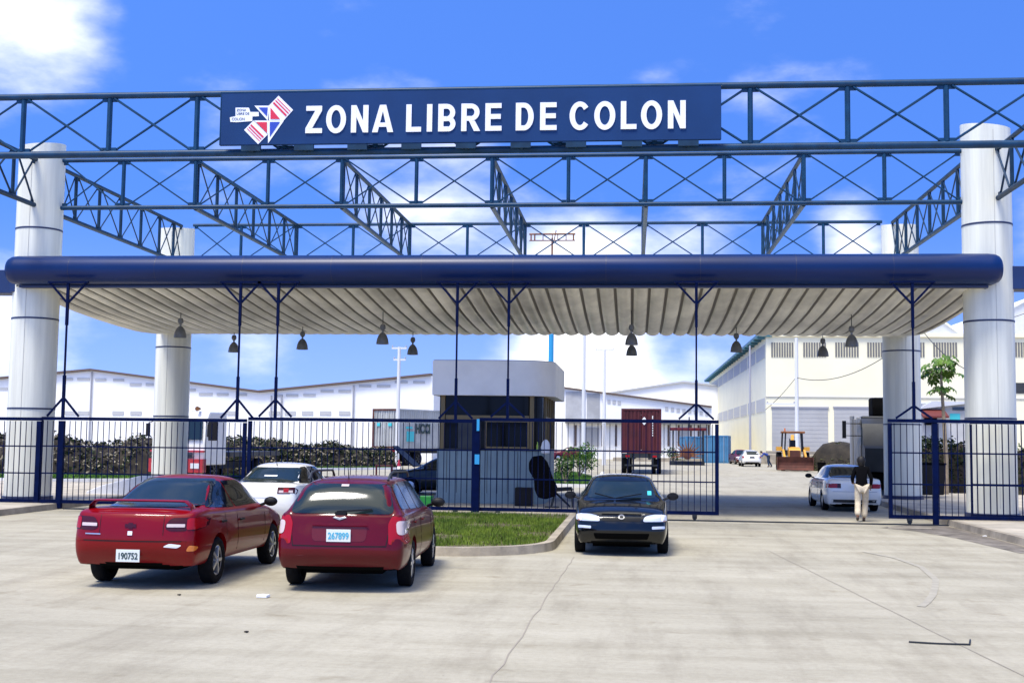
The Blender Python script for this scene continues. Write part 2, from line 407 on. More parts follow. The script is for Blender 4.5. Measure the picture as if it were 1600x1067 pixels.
column(XR, D, 9.6, 'white round column at the back right, beside the papaya tree', 0)

def truss(name, label, p0, p1, nodes, zt, zb, rc, rp, rd, group=None, mt='truss', posts=None, ends=True):
    """flat truss between two plan points; nodes: distances along it"""
    p0 = Vector((*p0, 0)); p1 = Vector((*p1, 0)); d = (p1-p0).normalized(); Lg = (p1-p0).length
    t = empty(name, label, 'truss', p0, 0, group)
    q = lambda s, z: d*s+Vector((0, 0, z))
    MB().tube(q(0, zt), q(Lg, zt), rc, n=12).build('top_chord', mt, t, True)
    MB().tube(q(0, zb), q(Lg, zb), rc*1.1, n=12).build('bottom_chord', mt, t, True)
    for s in nodes: MB().tube(q(s, zb+rc), q(s, zt-rc), rp, n=8).build('post', mt, t, True)
    ns = ([0] if ends else [])+list(nodes)+([Lg] if ends else [])
    side = Vector((-d.y, d.x, 0))*rd*1.1
    for a, b in zip(ns[:-1], ns[1:]):
        if b-a < .5: continue
        g = .12 if b-a > 1 else .05
        x1 = MB().tube(q(a+g, zt-rc)-side, q(b-g, zb+rc)-side, rd, n=6)
        x2 = MB().tube(q(a+g, zb+rc)+side, q(b-g, zt-rc)+side, rd, n=6)
        for mbx, za, zc in ((x1, zt-rc, zb+rc), (x2, zb+rc, zt-rc)):
            mbx.box(q(a+g, za)+Vector((0, 0, -.03 if za > zc else .03)), (.13 if abs(d.x) > .5 else .02, .02 if abs(d.x) > .5 else .13, .09)); mbx.box(q(b-g, zc)+Vector((0, 0, -.03 if zc > za else .03)), (.13 if abs(d.x) > .5 else .02, .02 if abs(d.x) > .5 else .13, .09))
            mbx.build('diagonal_brace', mt, t)
    return t
bn = [X0+i*SP for i in range(11)]
truss('steel_truss', 'blue steel truss between the front columns, just under the sign truss', (XL+PR-.03, 0), (XR-PR+.03, 0), [x-(XL+PR-.03) for x in bn], ZT, ZB, .058, .055, .022)
truss('steel_truss', 'blue steel truss between the back columns, farthest and lowest in view', (XL+PR-.03, D), (XR-PR+.03, D), [x-(XL+PR-.03) for x in bn], ZT, ZB, .058, .055, .022)
a0 = -21.5; an = []
# node grid of the sign truss from the photo: posts near x px 36, 166, 300 ... 1479
ax = [P(q, 190, YA).x for q in (36.6, 166, 300.7)]; bx_ = [P(q, 185, YA).x for q in (1175, 1327, 1478.8)]
stp = (bx_[2]-ax[0])/10
an = [ax[0]+stp*i for i in range(-1, 12)]
truss('sign_truss', 'long blue steel truss in front and on top, carrying the big sign', (ax[0]-1.6*stp, YA), (ax[0]+11.6*stp, YA), [x-(ax[0]-1.6*stp) for x in an], ZT, ZB, .075, .06, .028)
ny = [D*k/6 for k in range(1, 6)]
for i, (k, lab) in enumerate(((1, 'leftmost of five running back over the canopy'), (3, 'second from left of five running back over the canopy'),
                 (5, 'middle one of five running back over the canopy'), (7, 'fourth of five running back, seen almost end-on'),
                 (9, 'rightmost of five running back over the canopy'))):
    truss('steel_truss', 'blue steel truss, '+lab, (bn[k]+.0, .08), (bn[k], D-.08), [.1]+[y for y in ny]+[D-.26], ZT-.02, ZB-.02, .062, .05, .02, 'trusses running back over the canopy', 'truss_dark', ends=False)
truss('steel_truss', 'blue steel side truss between the two left columns', (XL+.35, PR-.1), (XL+.35, D-PR+.1), [.9, 2.5, 4.1, 5.7, 7.3, 8.6], ZT-.12, ZB-.12, .06, .05, .02, 'side trusses between front and back columns', 'truss_dark')
truss('steel_truss', 'blue steel side truss between the two right columns', (XR-.35, PR-.1), (XR-.35, D-PR+.1), [.9, 2.5, 4.1, 5.7, 7.3, 8.6], ZT-.12, ZB-.12, .06, .05, .02, 'side trusses between front and back columns', 'truss_dark')
truss('steel_truss', 'blue steel bracket truss reaching forward from the front left column', (XL+.12, -PR+.03), (XL+.12, YA+.15), [1.2, 2.7, 4.2], ZT-.1, ZB-.02, .062, .05, .028, 'trusses reaching forward from the front columns', 'truss_dark')
truss('steel_truss', 'blue steel bracket truss reaching forward from the front right column', (XR+.12, -PR+.03), (XR+.12, YA+.15), [1.2, 2.7, 4.2], ZT-.1, ZB-.02, .062, .05, .028, 'trusses reaching forward from the front columns', 'truss_dark')

# ---- sign
YS = YA-.3
def sign():
    x0, x1 = P(345, 190, YS).x, P(1127, 180, YS).x
    zb_, zt_ = 8.47, 9.655
    t = empty('gate_sign', 'long navy sign reading ZONA LIBRE DE COLON with a logo at left', 'sign', (0, YS, 0))
    q = MB(); q.bx((x0, 0, zb_), (x1, .10, zt_)); bevel(q.build('panel', 'sign', t), .008, 1)
    k = MB(); k.bx((x0-.02, -.004, zb_), (x0, .10, zt_+.01)); k.bx((x0-.02, -.004, zt_), (x1+.02, .11, zt_+.03)); k.build('edge_trim', 'truss', t)
    for i in range(9):
        xx = x0+.7+i*(x1-x0-1.4)/8
        b = MB(); b.bx((xx-.22, .01, zb_-.13), (xx+.22, .09, zb_-.002)); b.bx((xx-.03, .02, zb_-.13), (xx+.03, .32, zb_-.09)); b.build('bracket', 'truss_dark', t)
    # letters
    H = .60; st = .125
    def zc(px): return P(px, 208-(px-490)*.0103, YS).z
    zbase = sum(zc(q_) for q_ in (490, 780, 1060))/3; ztop = zbase+.615
    Hh = ztop-zbase
    cnt = [0, 0]
    def poly(mb, pts, flat=False):
        cnt[0] += 0 if flat else 1; e = .0009*cnt[1] if flat else .0011*(3+cnt[0] % 6); mb.prism([(a, -.002, b) for a, b in pts], None, (0, -.02-e, 0))
    def rect(mb, a, b, c, d): poly(mb, [(a, b), (c, b), (c, d), (a, d)])
    def arcring(mb, cx, cz, rx, rz, s, a0, a1, n=20, sx=None):
        cnt[1] = (cnt[1]+1) % 3
        for i in range(n):
            t0 = R(a0+(a1-a0)*i/n); t1 = R(a0+(a1-a0)*(i+1)/n)
            f = lambda t_, ex, ez: (cx+(rx-ex)*math.cos(t_), cz+(rz-ez)*math.sin(t_))
            poly(mb, [f(t0, 0, 0), f(t1, 0, 0), f(t1, s, s*.93), f(t0, s, s*.93)], True)
    def letter(ch, a, b, z0, h):
        mb = MB(); w_ = b-a; s = .118; hs = .108
        if ch == 'Z': rect(mb, a, z0, b, z0+hs); rect(mb, a+.01, z0+h-hs, b-.01, z0+h); poly(mb, [(a, z0+hs), (a+.15, z0+hs), (b-.01, z0+h-hs), (b-.16, z0+h-hs)])
        elif ch == 'O': arcring(mb, (a+b)/2, z0+h/2, w_/2, h/2+.01, s, 0, 360, 40)
        elif ch == 'N': rect(mb, a, z0, a+s, z0+h); rect(mb, b-s, z0, b, z0+h); poly(mb, [(a+s, z0+h), (a+s, z0+h-.26), (b-s, z0), (b-s, z0+.26)])
        elif ch == 'A':
            c = (a+b)/2; poly(mb, [(a, z0), (a+.125, z0), (c+.0, z0+h-.14), (c+.0, z0+h), (c-.07, z0+h)]); poly(mb, [(b, z0), (b-.125, z0), (c, z0+h-.14), (c, z0+h), (c+.07, z0+h)])
            rect(mb, a+.13, z0+.12, b-.13, z0+.215)
        elif ch == 'L': rect(mb, a, z0, a+s, z0+h); rect(mb, a+s, z0, b, z0+hs)
        elif ch == 'I': rect(mb, a, z0, b, z0+h)
        elif ch == 'E': rect(mb, a, z0, a+s, z0+h); [rect(mb, a+s, z, b-e, z+hs) for z, e in ((z0, 0), (z0+h/2-hs/2+.01, .02), (z0+h-hs, .005))]
        elif ch == 'D':
            rect(mb, a, z0, a+s, z0+h); rect(mb, a+s, z0, a+w_*.45, z0+hs); rect(mb, a+s, z0+h-hs, a+w_*.45, z0+h); arcring(mb, a+w_*.45, z0+h/2, w_*.55, h/2, s, -90, 90)
        elif ch in 'BR':
            rect(mb, a, z0, a+s, z0+h); m_ = z0+h*.46
            rr = (z0+h-m_+hs/2)/2
            rect(mb, a+s, z0+h-hs, b-rr-.01, z0+h); rect(mb, a+s, m_-hs/2, b-rr-.01, m_+hs/2); arcring(mb, b-rr-.01, z0+h-rr, rr, rr, hs*1.04, -90, 90)
            if ch == 'B':
                r2 = (m_+hs/2-z0)/2; rect(mb, a+s, z0, b-r2, z0+hs); arcring(mb, b-r2, z0+r2, r2, r2, hs*1.04, -90, 90)
            else: poly(mb, [(b-.13, z0), (b+.01, z0), (b-.11, m_-hs/2), (b-.24, m_-hs/2)])
        elif ch == 'C': arcring(mb, (a+b)/2+.01, z0+h/2, w_/2+.01, h/2+.01, s, 38, 322, 34)
        mb.build('letter', 'white', t)
    LT = [('Z', 478, 504), ('O', 510, 541), ('N', 549, 576), ('A', 582, 615), ('L', 635, 658.5), ('I', 667.3, 675.6), ('B', 685, 712), ('R', 721, 750), ('E', 758.5, 784), ('D', 806, 834),
          ('E', 844, 870), ('C', 890, 921), ('O', 928.5, 961.5), ('L', 970, 994.6), ('O', 1001.5, 1034.5), ('N', 1043.5, 1071.4)]
    for ch, a, b in LT:
        letter(ch, P(a, 185, YS).x, P(b, 185, YS).x, zbase, Hh)
    # logo, drawn from its outline on the board
    def L(pts, mtn, d, nm='logo_shape'):
        vs = []
        for (x, y) in pts:
            q_ = P(350+x/11.23, 140+y/11.23, YS); vs.append((q_.x, -.001-d, q_.z-.005))
        MB().prism(vs, None, (0, -.006, 0)).build(nm, mtn, t)
    L([(960, 110), (1215, 360), (1040, 555), (785, 290)], 'white', .004)
    L([(520, 545), (770, 790), (600, 960), (355, 710)], 'white', .004)
    def lerp(a, b, f): return (a[0]+(b[0]-a[0])*f, a[1]+(b[1]-a[1])*f)
    A_, B_, C_, D_ = (960, 110), (1215, 360), (1040, 555), (785, 290)
    for f0, f1 in ((.18, .23), (.34, .42), (.53, .66), ):
        e0, e1 = .06, .94
        a, b = lerp(A_, D_, f0), lerp(B_, C_, f0); c, d = lerp(B_, C_, f1), lerp(A_, D_, f1)
        L([lerp(a, b, e0), lerp(a, b, e1), lerp(d, c, e1), lerp(d, c, e0)], 'logo_red', .012, 'logo_stripe')
    A_, B_, C_, D_ = (355, 710), (600, 960), (770, 790), (520, 545)
    for f0, f1 in ((.22, .27), (.38, .46), (.56, .69)):
        a, b = lerp(A_, D_, f0), lerp(B_, C_, f0); c, d = lerp(B_, C_, f1), lerp(A_, D_, f1)
        L([lerp(a, b, .06), lerp(a, b, .94), lerp(d, c, .94), lerp(d, c, .06)], 'logo_red', .012, 'logo_stripe')
    L([(535, 285), (800, 285), (770, 550)], 'white', .003); L([(610, 318), (770, 318), (755, 470)], 'logo_blue', .012)
    L([(770, 545), (1055, 545), (775, 945)], 'white', .003); L([(808, 572), (985, 572), (808, 830)], 'logo_blue', .012)
    L([(790, 270), (790, 545), (1040, 545)], 'white', .005); L([(820, 320), (820, 520), (985, 520)], 'logo_red', .014)
    L([(530, 545), (790, 545), (790, 800)], 'white', .005); L([(570, 575), (757, 575), (757, 765)], 'logo_red', .014)
    L([(205, 320), (440, 320), (465, 395), (610, 395), (615, 470), (500, 475), (500, 555), (230, 575), (115, 570), (105, 490), (205, 470)], 'white', .004, 'logo_caption')
    for txt, x, y, s in (('ZONA', 225, 388, .075), ('LIBRE DE', 222, 450, .075), ('COLON', 135, 548, .085)):
        q_ = P(350+x/11.23, 140+y/11.23, YS)
        text(txt, 'caption_text', 'sign', t, (q_.x, -.014, q_.z), s, (PI/2, 0, 0))
def text(txt, name, mt, parent, loc, size, rot=(PI/2, 0, 0), bold=0, sx=1, ext=.002, align='LEFT'):
    cu_ = bpy.data.curves.new(name, 'FONT'); cu_.body = txt; cu_.size = size; cu_.extrude = ext; cu_.offset = bold; cu_.align_x = align
    o = bpy.data.objects.new(name, cu_); link(o); me = evalmesh(o); bpy.data.objects.remove(o)
    if len(me.materials) == 0: me.materials.append(M[mt])
    else: me.materials[0] = M[mt]
    o = bpy.data.objects.new(name, me); link(o, parent); o.location = loc; o.rotation_euler = rot; o.scale = (sx, 1, 1); return o
sign()

# ---- canopy
def canopy():
    t = empty('canopy', 'wide canopy with rounded blue front edge and white ribbed hanging ceiling', 'canopy', (0, 0, 0))
    xa, xb = -17.13, 9.28
    # front fascia: half-round bullnose with rounded ends
    pr = []
    for i in range(17):
        a = R(90+180*i/16); pr.append((-.95+.42*math.cos(a), 6.455+.39*math.sin(a)))
    mb = MB(); secs = []
    for (x, s) in ((xa, .72), (xa+.06, .86), (xa+.16, .96), (xa+.34, 1), (xb-.34, 1), (xb-.16, .96), (xb-.06, .86), (xb, .72)):
        secs.append([(x, -.62+(y+.62)*s, 6.455+(z-6.455)*s) for y, z in pr]+[(x, -.62, 6.455-.39*s), (x, -.62, 6.455+.39*s)])
    n = len(secs[0]); vs = [v for s_ in secs for v in s_]
    fs = [(k*n+i, k*n+(i+1) % n, (k+1)*n+(i+1) % n, (k+1)*n+i) for k in range(len(secs)-1) for i in range(n)]
    fs += [tuple(range(n)), tuple(range((len(secs)-1)*n, len(secs)*n))]
    mb.add(vs, fs); mb.build('fascia', 'fascia', t, True, 50)
    x = xa+1.9
    while x < xb-.5:
        j = MB(); a_ = [(x-.006, -.62+(y+.62)*1.004-.002, 6.455+(z-6.455)*1.006) for y, z in pr]; c_ = [(q[0]+.012, q[1], q[2]) for q in a_]
        j.add(a_+c_, [(i, i+1, len(a_)+i+1, len(a_)+i) for i in range(len(a_)-1)]); j.build('cladding_joint', 'band', t); x += 2.42
    b = MB(); b.bx((xa+.3, -.9, 5.99), (xb-.3, -.66, 6.05)); b.build('drip_rail', 'band', t)
    # belly ceiling
    prof = [(-.62, 6.07), (.4, 5.98), (1.6, 5.87), (3, 5.75), (4.6, 5.66), (6.2, 5.60), (7.6, 5.57), (8.8, 5.62), (9.8, 5.72), (10.8, 5.88), (11.8, 6.1)]
    pitch = .46; x = xa+.12; prof_x = []
    while x < xb-.1:
        prof_x += [(x, 0), (x+pitch*.2, -.045), (x+pitch*.42, -.06), (x+pitch*.62, -.045), (x+pitch*.82, 0), (x+pitch*.86, .05), (x+pitch*.95, .05)]; x += pitch
    prof_x.append((x, 0))
    vs = []; nx = len(prof_x)
    def ends(px_):
        return 0
    for (y, z) in prof:
        for (px_, dz) in prof_x: vs.append((min(px_, xb), y, z+dz))
    fs = [(j*nx+i, j*nx+i+1, (j+1)*nx+i+1, (j+1)*nx+i) for j in range(len(prof)-1) for i in range(nx-1)]
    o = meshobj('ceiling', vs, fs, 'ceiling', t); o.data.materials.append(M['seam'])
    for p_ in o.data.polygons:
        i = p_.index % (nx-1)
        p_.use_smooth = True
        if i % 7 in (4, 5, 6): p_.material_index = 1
    # edge trim, roof deck
    for X in (xa+.12, xb-.02):
        e = MB()
        for (y0, z0), (y1, z1) in zip(prof[:-1], prof[1:]):
            e.add([(X-.05, y0, z0-.02), (X+.05, y0, z0-.02), (X+.05, y0, 6.35), (X-.05, y0, 6.35), (X-.05, y1, z1-.02), (X+.05, y1, z1-.02), (X+.05, y1, 6.35), (X-.05, y1, 6.35)],
                  [(0, 1, 5, 4), (1, 2, 6, 5), (3, 0, 4, 7), (2, 3, 7, 6)])
        e.build('side_trim', 'ceiling', t)
    d = MB(); d.bx((xa+.1, -.62, 6.36), (xb, 11.8, 6.62)); d.build('roof_deck', 'column', t)
    return t
canopy()
for x0, x1, lab in ((-26, -17.32, 'left'), (9.30, 19, 'right')):
    mb = MB(); mb.bx((x0, -.33, 5.90 if lab == 'left' else 6.02), (x1, .33, 6.56 if lab == 'left' else 6.62))
    if lab == 'left': mb.bx((-17.32, -.5, 5.92), (-16.95, .2, 6.3))
    else: mb.bx((8.95, -.6, 5.99), (9.30, .2, 6.3))
    tag(bevel(mb.build('edge_beam', 'beam'), .015, 1), 'dark blue box beam leaving the front %s column, level with the canopy edge' % lab, 'beam', 'blue beams leaving the front columns')

# ---- pendant lamps
def pendant():
    t = empty('pendant_lamp', 'x', 'lamp', (0, 0, 0), 0, 'pendant lamps under the canopy')
    MB().tube((0, 0, .55), (0, 0, 1.15), .012, n=6).build('rod', 'steel_dark', t)
    b = MB(); b.lathe([(0, .60), (.06, .59), (.085, .53), (.085, .46), (.05, .42), (.03, .40), (.03, .34), (0, .34)], n=14); b.build('ballast_box', 'lamp', t, True)
    b = MB(); b.lathe([(.03, .35), (.07, .33), (.13, .25), (.17, .14), (.185, .04), (.19, 0), (.175, 0), (.16, .12), (.11, .24), (.0, .30)], n=18); b.build('bell_shade', 'lamp', t, True, 60)
    b = MB(); b.lathe([(0, .04), (.10, .045), (.155, .06), (0, .09)], n=14); b.build('diffuser', 'lens', t, True)
    return t
proto = pendant()
for i, (x, y, z, lab) in enumerate(((-13.7, 3, 4.95, 'front of the leftmost pair, overlapping the back left column'), (-13.7, 8, 4.87, 'behind the gate hanger left of the warehouse roof valley'),
        (-10.73, 6, 4.83, 'single one right of the twin hangers at left'), (-7.45, 3, 4.78, 'larger one left of the guard booth'), (-7.45, 8, 4.82, 'smaller one just left of the guard booth, lower in view'),
        (-.05, 3, 4.79, 'upper of the two seen one above the other'), (-.05, 8, 4.83, 'lower of the two seen one above the other'), (3.23, 6, 4.82, 'just right of the hanger of the open gate'),
        (6.2, 8, 4.84, 'before the cream warehouse wall, smaller and lower'), (6.25, 3, 4.77, 'larger one before the cream warehouse wall, nearest the back right column'))):
    o = proto if i == 0 else copy_tree(proto)
    o.location = (x, y, z); o['label'] = 'grey bell pendant lamp, '+lab

# ---- gates
YG = -1.44
def gate(name, xa, xb, label, hangers, posts=(), group='sliding gates of blue bars', leftpost=.09, rightpost=.09, zt=2.50, zb=.16):
    t = empty(name, label, 'gate' if hangers else 'fence', (xa, YG, 0), 0, group)
    W_ = xb-xa
    f = MB(); f.bx((0, -.045, zt-.085), (W_, .045, zt)); f.bx((0, -.04, zb), (W_, .04, zb+.09))
    f.bx((0, -.043, zb+.09), (leftpost, .043, zt-.1)); f.bx((W_-rightpost, -.043, zb+.09), (W_, .043, zt-.1)); f.build('frame', 'gate', t)
    n = int(W_/.152); b = MB()
    for i in range(1, n):
        x = W_*i/n
        if any(abs(x-(p-xa)) < .08 for p in posts): continue
        b.bx((x-.0085, -.0085, zb+.09), (x+.0085, .0085, zt-.1))
    b.build('bar_infill', 'gate', t)
    for z in (zb+(zt-zb)*.345, zb+(zt-zb)*.66): MB().bx((leftpost, -.02, z-.018), (W_-rightpost, -.012, z+.018)).build('mid_rail', 'gate', t)
    for p in posts: MB().bx((p-xa-.065, -.055, .03), (p-xa+.065, .055, zt-.101)).build('post', 'gate', t)
    for h in hangers:
        hx = h-xa; m_ = MB()
        m_.bx((hx-.035, -.035, zt), (hx+.035, .035, 3.55)); m_.bx((hx-.022, -.022, 3.55), (hx+.022, .022, 4.9)); m_.bx((hx-.035, -.035, 4.9), (hx+.035, .035, 6.04))
        m_.build('hanger_post', 'gate', t)
        for s in (-1, 1):
            MB().bar((hx+s*.03, 0, 2.93), (hx+s*.44, 0, zt+.02), .05, .05).build('lower_brace', 'gate', t)
            MB().bar((hx+s*.03, 0, 5.52), (hx+s*.52, 0, 6.05), .05, .05).build('upper_brace', 'gate', t)
        MB().bx((hx-.56, -.05, 6.03), (hx+.56, .05, 6.08)).build('roller_plate', 'gate', t)
    if hangers:
        for x in (.5, W_-.6):
            b = MB(); b.lathe([(0, -.02), (.06, -.02), (.06, .02), (0, .02)], c=(x, 0, .09), axis='Y', n=12); b.box((x, 0, .14), (.12, .09, .06)); b.build('wheel', 'steel_dark', t)
    return t
gate('bar_fence', -21.5, -15.70, 'fixed blue bar fence crossing in front of the front left column', (), group=None, rightpost=.15, zt=2.42)
gate('sliding_gate', -15.72, -10.10, 'blue bar sliding gate behind the red sedan, left of the twin posts', (-15.15, -10.37), (-15.15,), leftpost=.03, zt=2.44)
gate('sliding_gate', -10.05, -3.93, 'blue bar sliding gate behind the maroon wagon, left of the booth post', (-9.34, -4.56), zt=2.49)
gate('sliding_gate', -3.93, 2.16, 'blue bar sliding gate pulled open behind the black car', (-3.21, 1.60), zt=2.54, leftpost=.03)
gate('sliding_gate', 6.33, 13.5, 'blue bar sliding gate at right, crossing before the front right column', (6.97, 12.8), (7.46,), zt=2.62)
gate('bar_fence', 8.42, 13.5, 'second blue bar fence right behind the right gate, hugging the front right column', (), group=None, zt=2.61, leftpost=.03, zb=.18)
bpy.data.objects['bar_fence.001'].location.y = -1.08
t = empty('gate_post', 'thick navy gate post standing in front of the guard booth', 'post', (-4.0, YG-.12, 0))
bevel(MB().bx((-.1, -.07, .12), (.1, .05, 2.5)).build('shaft', 'gate', t), .008, 1); MB().bx((-.02, -.085, 1.35), (.10, -.071, 1.6)).build('latch_plate', 'pole_blue', t); MB().bx((.02, -.085, 2.2), (.09, -.071, 2.5)).build('paint_patch', 'pole_blue', t)

# ================================================================== VEHICLES
def wheel(parent, x, y, r=.30, wd=.19, spokes=7, rimmat='rim', side=1, cover=False):
    b = MB(); h = wd/2
    b.lathe([(r*.66, -h*.9), (r*.78, -h), (r*.94, -h*.95), (r, -h*.7), (r, h*.7), (r*.94, h*.95), (r*.78, h), (r*.66, h*.9), (r*.62, h*.4), (0, h*.3), (0, -h*.3), (r*.62, -h*.4), (r*.66, -h*.9)], axis='X', n=28)
    w_ = b.build('wheel', 'rubber', parent, True, 50); w_.location = (x, y, r)
    q = MB(); o = side*h*.72
    if cover:
        q.lathe([(0, o*1.25), (r*.3, o*1.22), (r*.58, o*1.0), (r*.66, o*1.0), (r*.66, o*.7)], axis='X', n=24)
    else:
        q.lathe([(r*.56, o*1.0), (r*.68, o*1.12), (r*.68, o*.8), (r*.56, o*.5)], axis='X', n=24)
        q.lathe([(0, o*1.05), (r*.15, o*1.02), (r*.17, o*.6), (0, o*.6)], axis='X', n=14)
        for i in range(spokes):
            a = 2*PI*i/spokes; c_, s_ = math.cos(a), math.sin(a)
            q.bar((o*.92, c_*r*.1, s_*r*.1), (o*.85, c_*r*.6, s_*r*.6), r*.16, r*.14)
    q.build('rim', rimmat, w_, True, 40)
    return w_
def car(name, label, sp, loc, rz, group=None):
    """sp: dict of the body's proportions. Local +Y is forward."""
    t = empty(name, label, sp.get('cat', 'car'), loc, rz, group)
    Lh = sp['L']/2; W2 = sp['W']/2; zb_ = sp.get('clear', .19); ST = sp['st']
    # stations: y, belt z, top z (None = deck), half width factor, top half width
    rings = []
    for (y, bz, tz, wf, tw) in ST:
        wm = W2*wf; wb = wm*.955; ws = wm*.93; cab = tz is not None
        rg = [(0, zb_), (ws*.5, zb_), (ws, zb_+.01), (wm, zb_+.16), (wm*1.0, bz*.69), (wb, bz)]
        if cab: rg += [(wb-.055, bz+.035), (tw+.045, tz-.13), (tw-.02, tz-.035), (tw*.55, tz-.004), (0, tz+.006)]
        else:
            c_ = tw or .05; rg += [(wb-.07, bz+c_*.45), (wb-.2, bz+c_*.7), (wb-.36, bz+c_*.88), (wb*.3, bz+c_), (0, bz+c_)]
        rings.append((y, rg))
    def endface(rows, y0, sgn):
        return [y0+sgn*d for d in rows]
    bm = bmesh.new(); VR = []
    for si, (y, rg) in enumerate(rings):
        row = []
        for k, (x, z) in enumerate(rg):
            yy = y
            if si == 0: yy += sp['rear'][k]
            if si == len(rings)-1: yy += sp['front'][k]
            a = bm.verts.new((x, yy, z)); row.append((a, a if x == 0 else bm.verts.new((-x, yy, z))))
        VR.append(row)
    K = 11
    for s_ in range(len(VR)-1):
        for k in range(K-1):
            for sd_ in (0, 1):
                q = [VR[s_][k][sd_], VR[s_][k+1][sd_], VR[s_+1][k+1][sd_], VR[s_+1][k][sd_]]
                if sd_: q.reverse()
                try: bm.faces.new(q)
                except ValueError: pass
    for si, sgn in ((0, -1), (len(VR)-1, 1)):
        row = VR[si]; grid = []
        for k in range(2, 9):
            if k == 2: g = [row[2][0], row[1][0], row[0][0], row[1][1], row[2][1]]
            elif k == 8: g = [row[8][0], row[9][0], row[10][0], row[9][1], row[8][1]]
            else:
                a = row[k][0].co; bl = sp.get('bulge', .07)
                g = [row[k][0]]+[bm.verts.new((a.x*f, a.y+sgn*bl*(1-f*f), a.z)) for f in (.55, 0, -.55)]+[row[k][1]]
            grid.append(g)
        for a, b in zip(grid[:-1], grid[1:]):
            for i in range(4):
                q = [a[i], a[i+1], b[i+1], b[i]]
                bm.faces.new(q if sgn > 0 else q[::-1])
    bmesh.ops.recalc_face_normals(bm, faces=bm.faces)
    cl = bm.edges.layers.float.get('crease_edge') or bm.edges.layers.float.new('crease_edge')
    for s_ in range(len(VR)-1):
        for k, cv in ((5, .35), (2, .5)):
            for sd_ in (0, 1):
                e = bm.edges.get((VR[s_][k][sd_], VR[s_+1][k][sd_]))
                if e: e[cl] = cv
    me = bpy.data.meshes.new('body'); bm.to_mesh(me); bm.free()
    tmp = bpy.data.objects.new('tmp', me); link(tmp); sb = tmp.modifiers.new('s', 'SUBSURF'); sb.levels = sp.get('sub', 2); sb.render_levels = sb.levels
    me2 = evalmesh(tmp); bpy.data.objects.remove(tmp)
    bvh = BVHTree.FromPolygons([v.co for v in me2.vertices], [p_.vertices for p_ in me2.polygons])
    # wheel wells
    wr = sp.get('wr', .30); yf, yr = sp['axf'], sp['axr']
    body = bpy.data.objects.new('body', me2); link(body)
    mb = MB()
    for y in (yf, yr):
        for s_ in (-1, 1):
            a, b = s_*(W2-.27), s_*(W2+.2); rr = wr*1.16
            n = 28; vs = [(xx, y+rr*math.cos(2*PI*i/n), wr+.01+rr*math.sin(2*PI*i/n)) for xx in (a, b) for i in range(n)]
            mb.add(vs, [tuple(range(n)), tuple(range(2*n-1, n-1, -1))]+[(i, i+n, (i+1) % n+n, (i+1) % n) for i in range(n)])
    cut = mb.build('cut', 'under'); me2.materials.clear(); me2.materials.append(M[sp['paint']]); me2.materials.append(M['under'])
    bo = body.modifiers.new('b', 'BOOLEAN'); bo.object = cut; bo.operation = 'DIFFERENCE'; bo.solver = 'EXACT'
    me3 = evalmesh(body); bpy.data.objects.remove(body); bpy.data.objects.remove(cut)
    me3.shade_smooth(); me3.set_sharp_from_angle(angle=R(38))
    if len(me3.materials) < 2: me3.materials.clear(); me3.materials.append(M[sp['paint']]); me3.materials.append(M['under'])
    for p_ in me3.polygons:
        c_ = p_.center; p_.material_index = 1 if (p_.normal.z < -.75 and c_.z < zb_+.06) or any(abs((Vector((0, c_.y, c_.z))-Vector((0, yy, wr+.01))).length) < wr*1.13 and abs(c_.x) < W2-.02 and abs(c_.x) > W2*.3 for yy in (yf, yr)) else 0
    body = link(bpy.data.objects.new('body', me3), t)
    # decals: a rounded polygon laid over the body
    def decal(nm, pts, view, mt, off=.006, rnd=.0, parent=None, rings_=5, seg=4, mirror=False, thick=0.0):
        pts = [Vector(p_) for p_ in pts]; n = len(pts); out = []
        for i in range(n):
            a, b, c_ = pts[i-1], pts[i], pts[(i+1) % n]
            if rnd > 0:
                d1 = min(rnd, (a-b).length*.45); d2 = min(rnd, (c_-b).length*.45)
                p1 = b+(a-b).normalized()*d1; p2 = b+(c_-b).normalized()*d2
                for j in range(5):
                    f = j/4; out.append((1-f)**2*p1+2*f*(1-f)*b+f*f*p2)
            else: out.append(b)
        dense = []
        for i in range(len(out)):
            a, b = out[i], out[(i+1) % len(out)]; kk = max(1, int((b-a).length/.09))
            for j in range(kk): dense.append(a.lerp(b, j/kk))
        cen = sum(dense, Vector((0, 0)))/len(dense); vs = []; fs = []; nn = len(dense)
        def hit(p_):
            if view == 'R': o_, d_ = Vector((3, p_.x, p_.y)), Vector((-1, 0, 0))
            elif view == 'L': o_, d_ = Vector((-3, p_.x, p_.y)), Vector((1, 0, 0))
            elif view == 'B': o_, d_ = Vector((p_.x, -6, p_.y)), Vector((0, 1, 0))
            elif view == 'F': o_, d_ = Vector((p_.x, 6, p_.y)), Vector((0, -1, 0))
            else: o_, d_ = Vector((p_.x, p_.y, 4)), Vector((0, 0, -1))
            h = bvh.ray_cast(o_, d_)
            if h[0] is None: return None
            nr = h[1] if h[1].dot(d_) < 0 else -h[1]
            return h[0]+nr*off
        for k in range(rings_, 0, -1):
            for p_ in dense:
                q = hit(cen.lerp(p_, k/rings_)); vs.append(q)
        vs.append(hit(cen))
        if any(v is None for v in vs):
            good = [v for v in vs if v is not None]
            if len(good) < len(vs)*.6: return None
            last = good[0]
            for i, v in enumerate(vs):
                if v is None: vs[i] = last
                else: last = v
        for k in range(rings_-1):
            for i in range(nn): fs.append((k*nn+i, k*nn+(i+1) % nn, (k+1)*nn+(i+1) % nn, (k+1)*nn+i))
        fs += [((rings_-1)*nn+i, (rings_-1)*nn+(i+1) % nn, rings_*nn) for i in range(nn)]
        o = meshobj(nm, vs, fs, mt, parent or t, True); return o
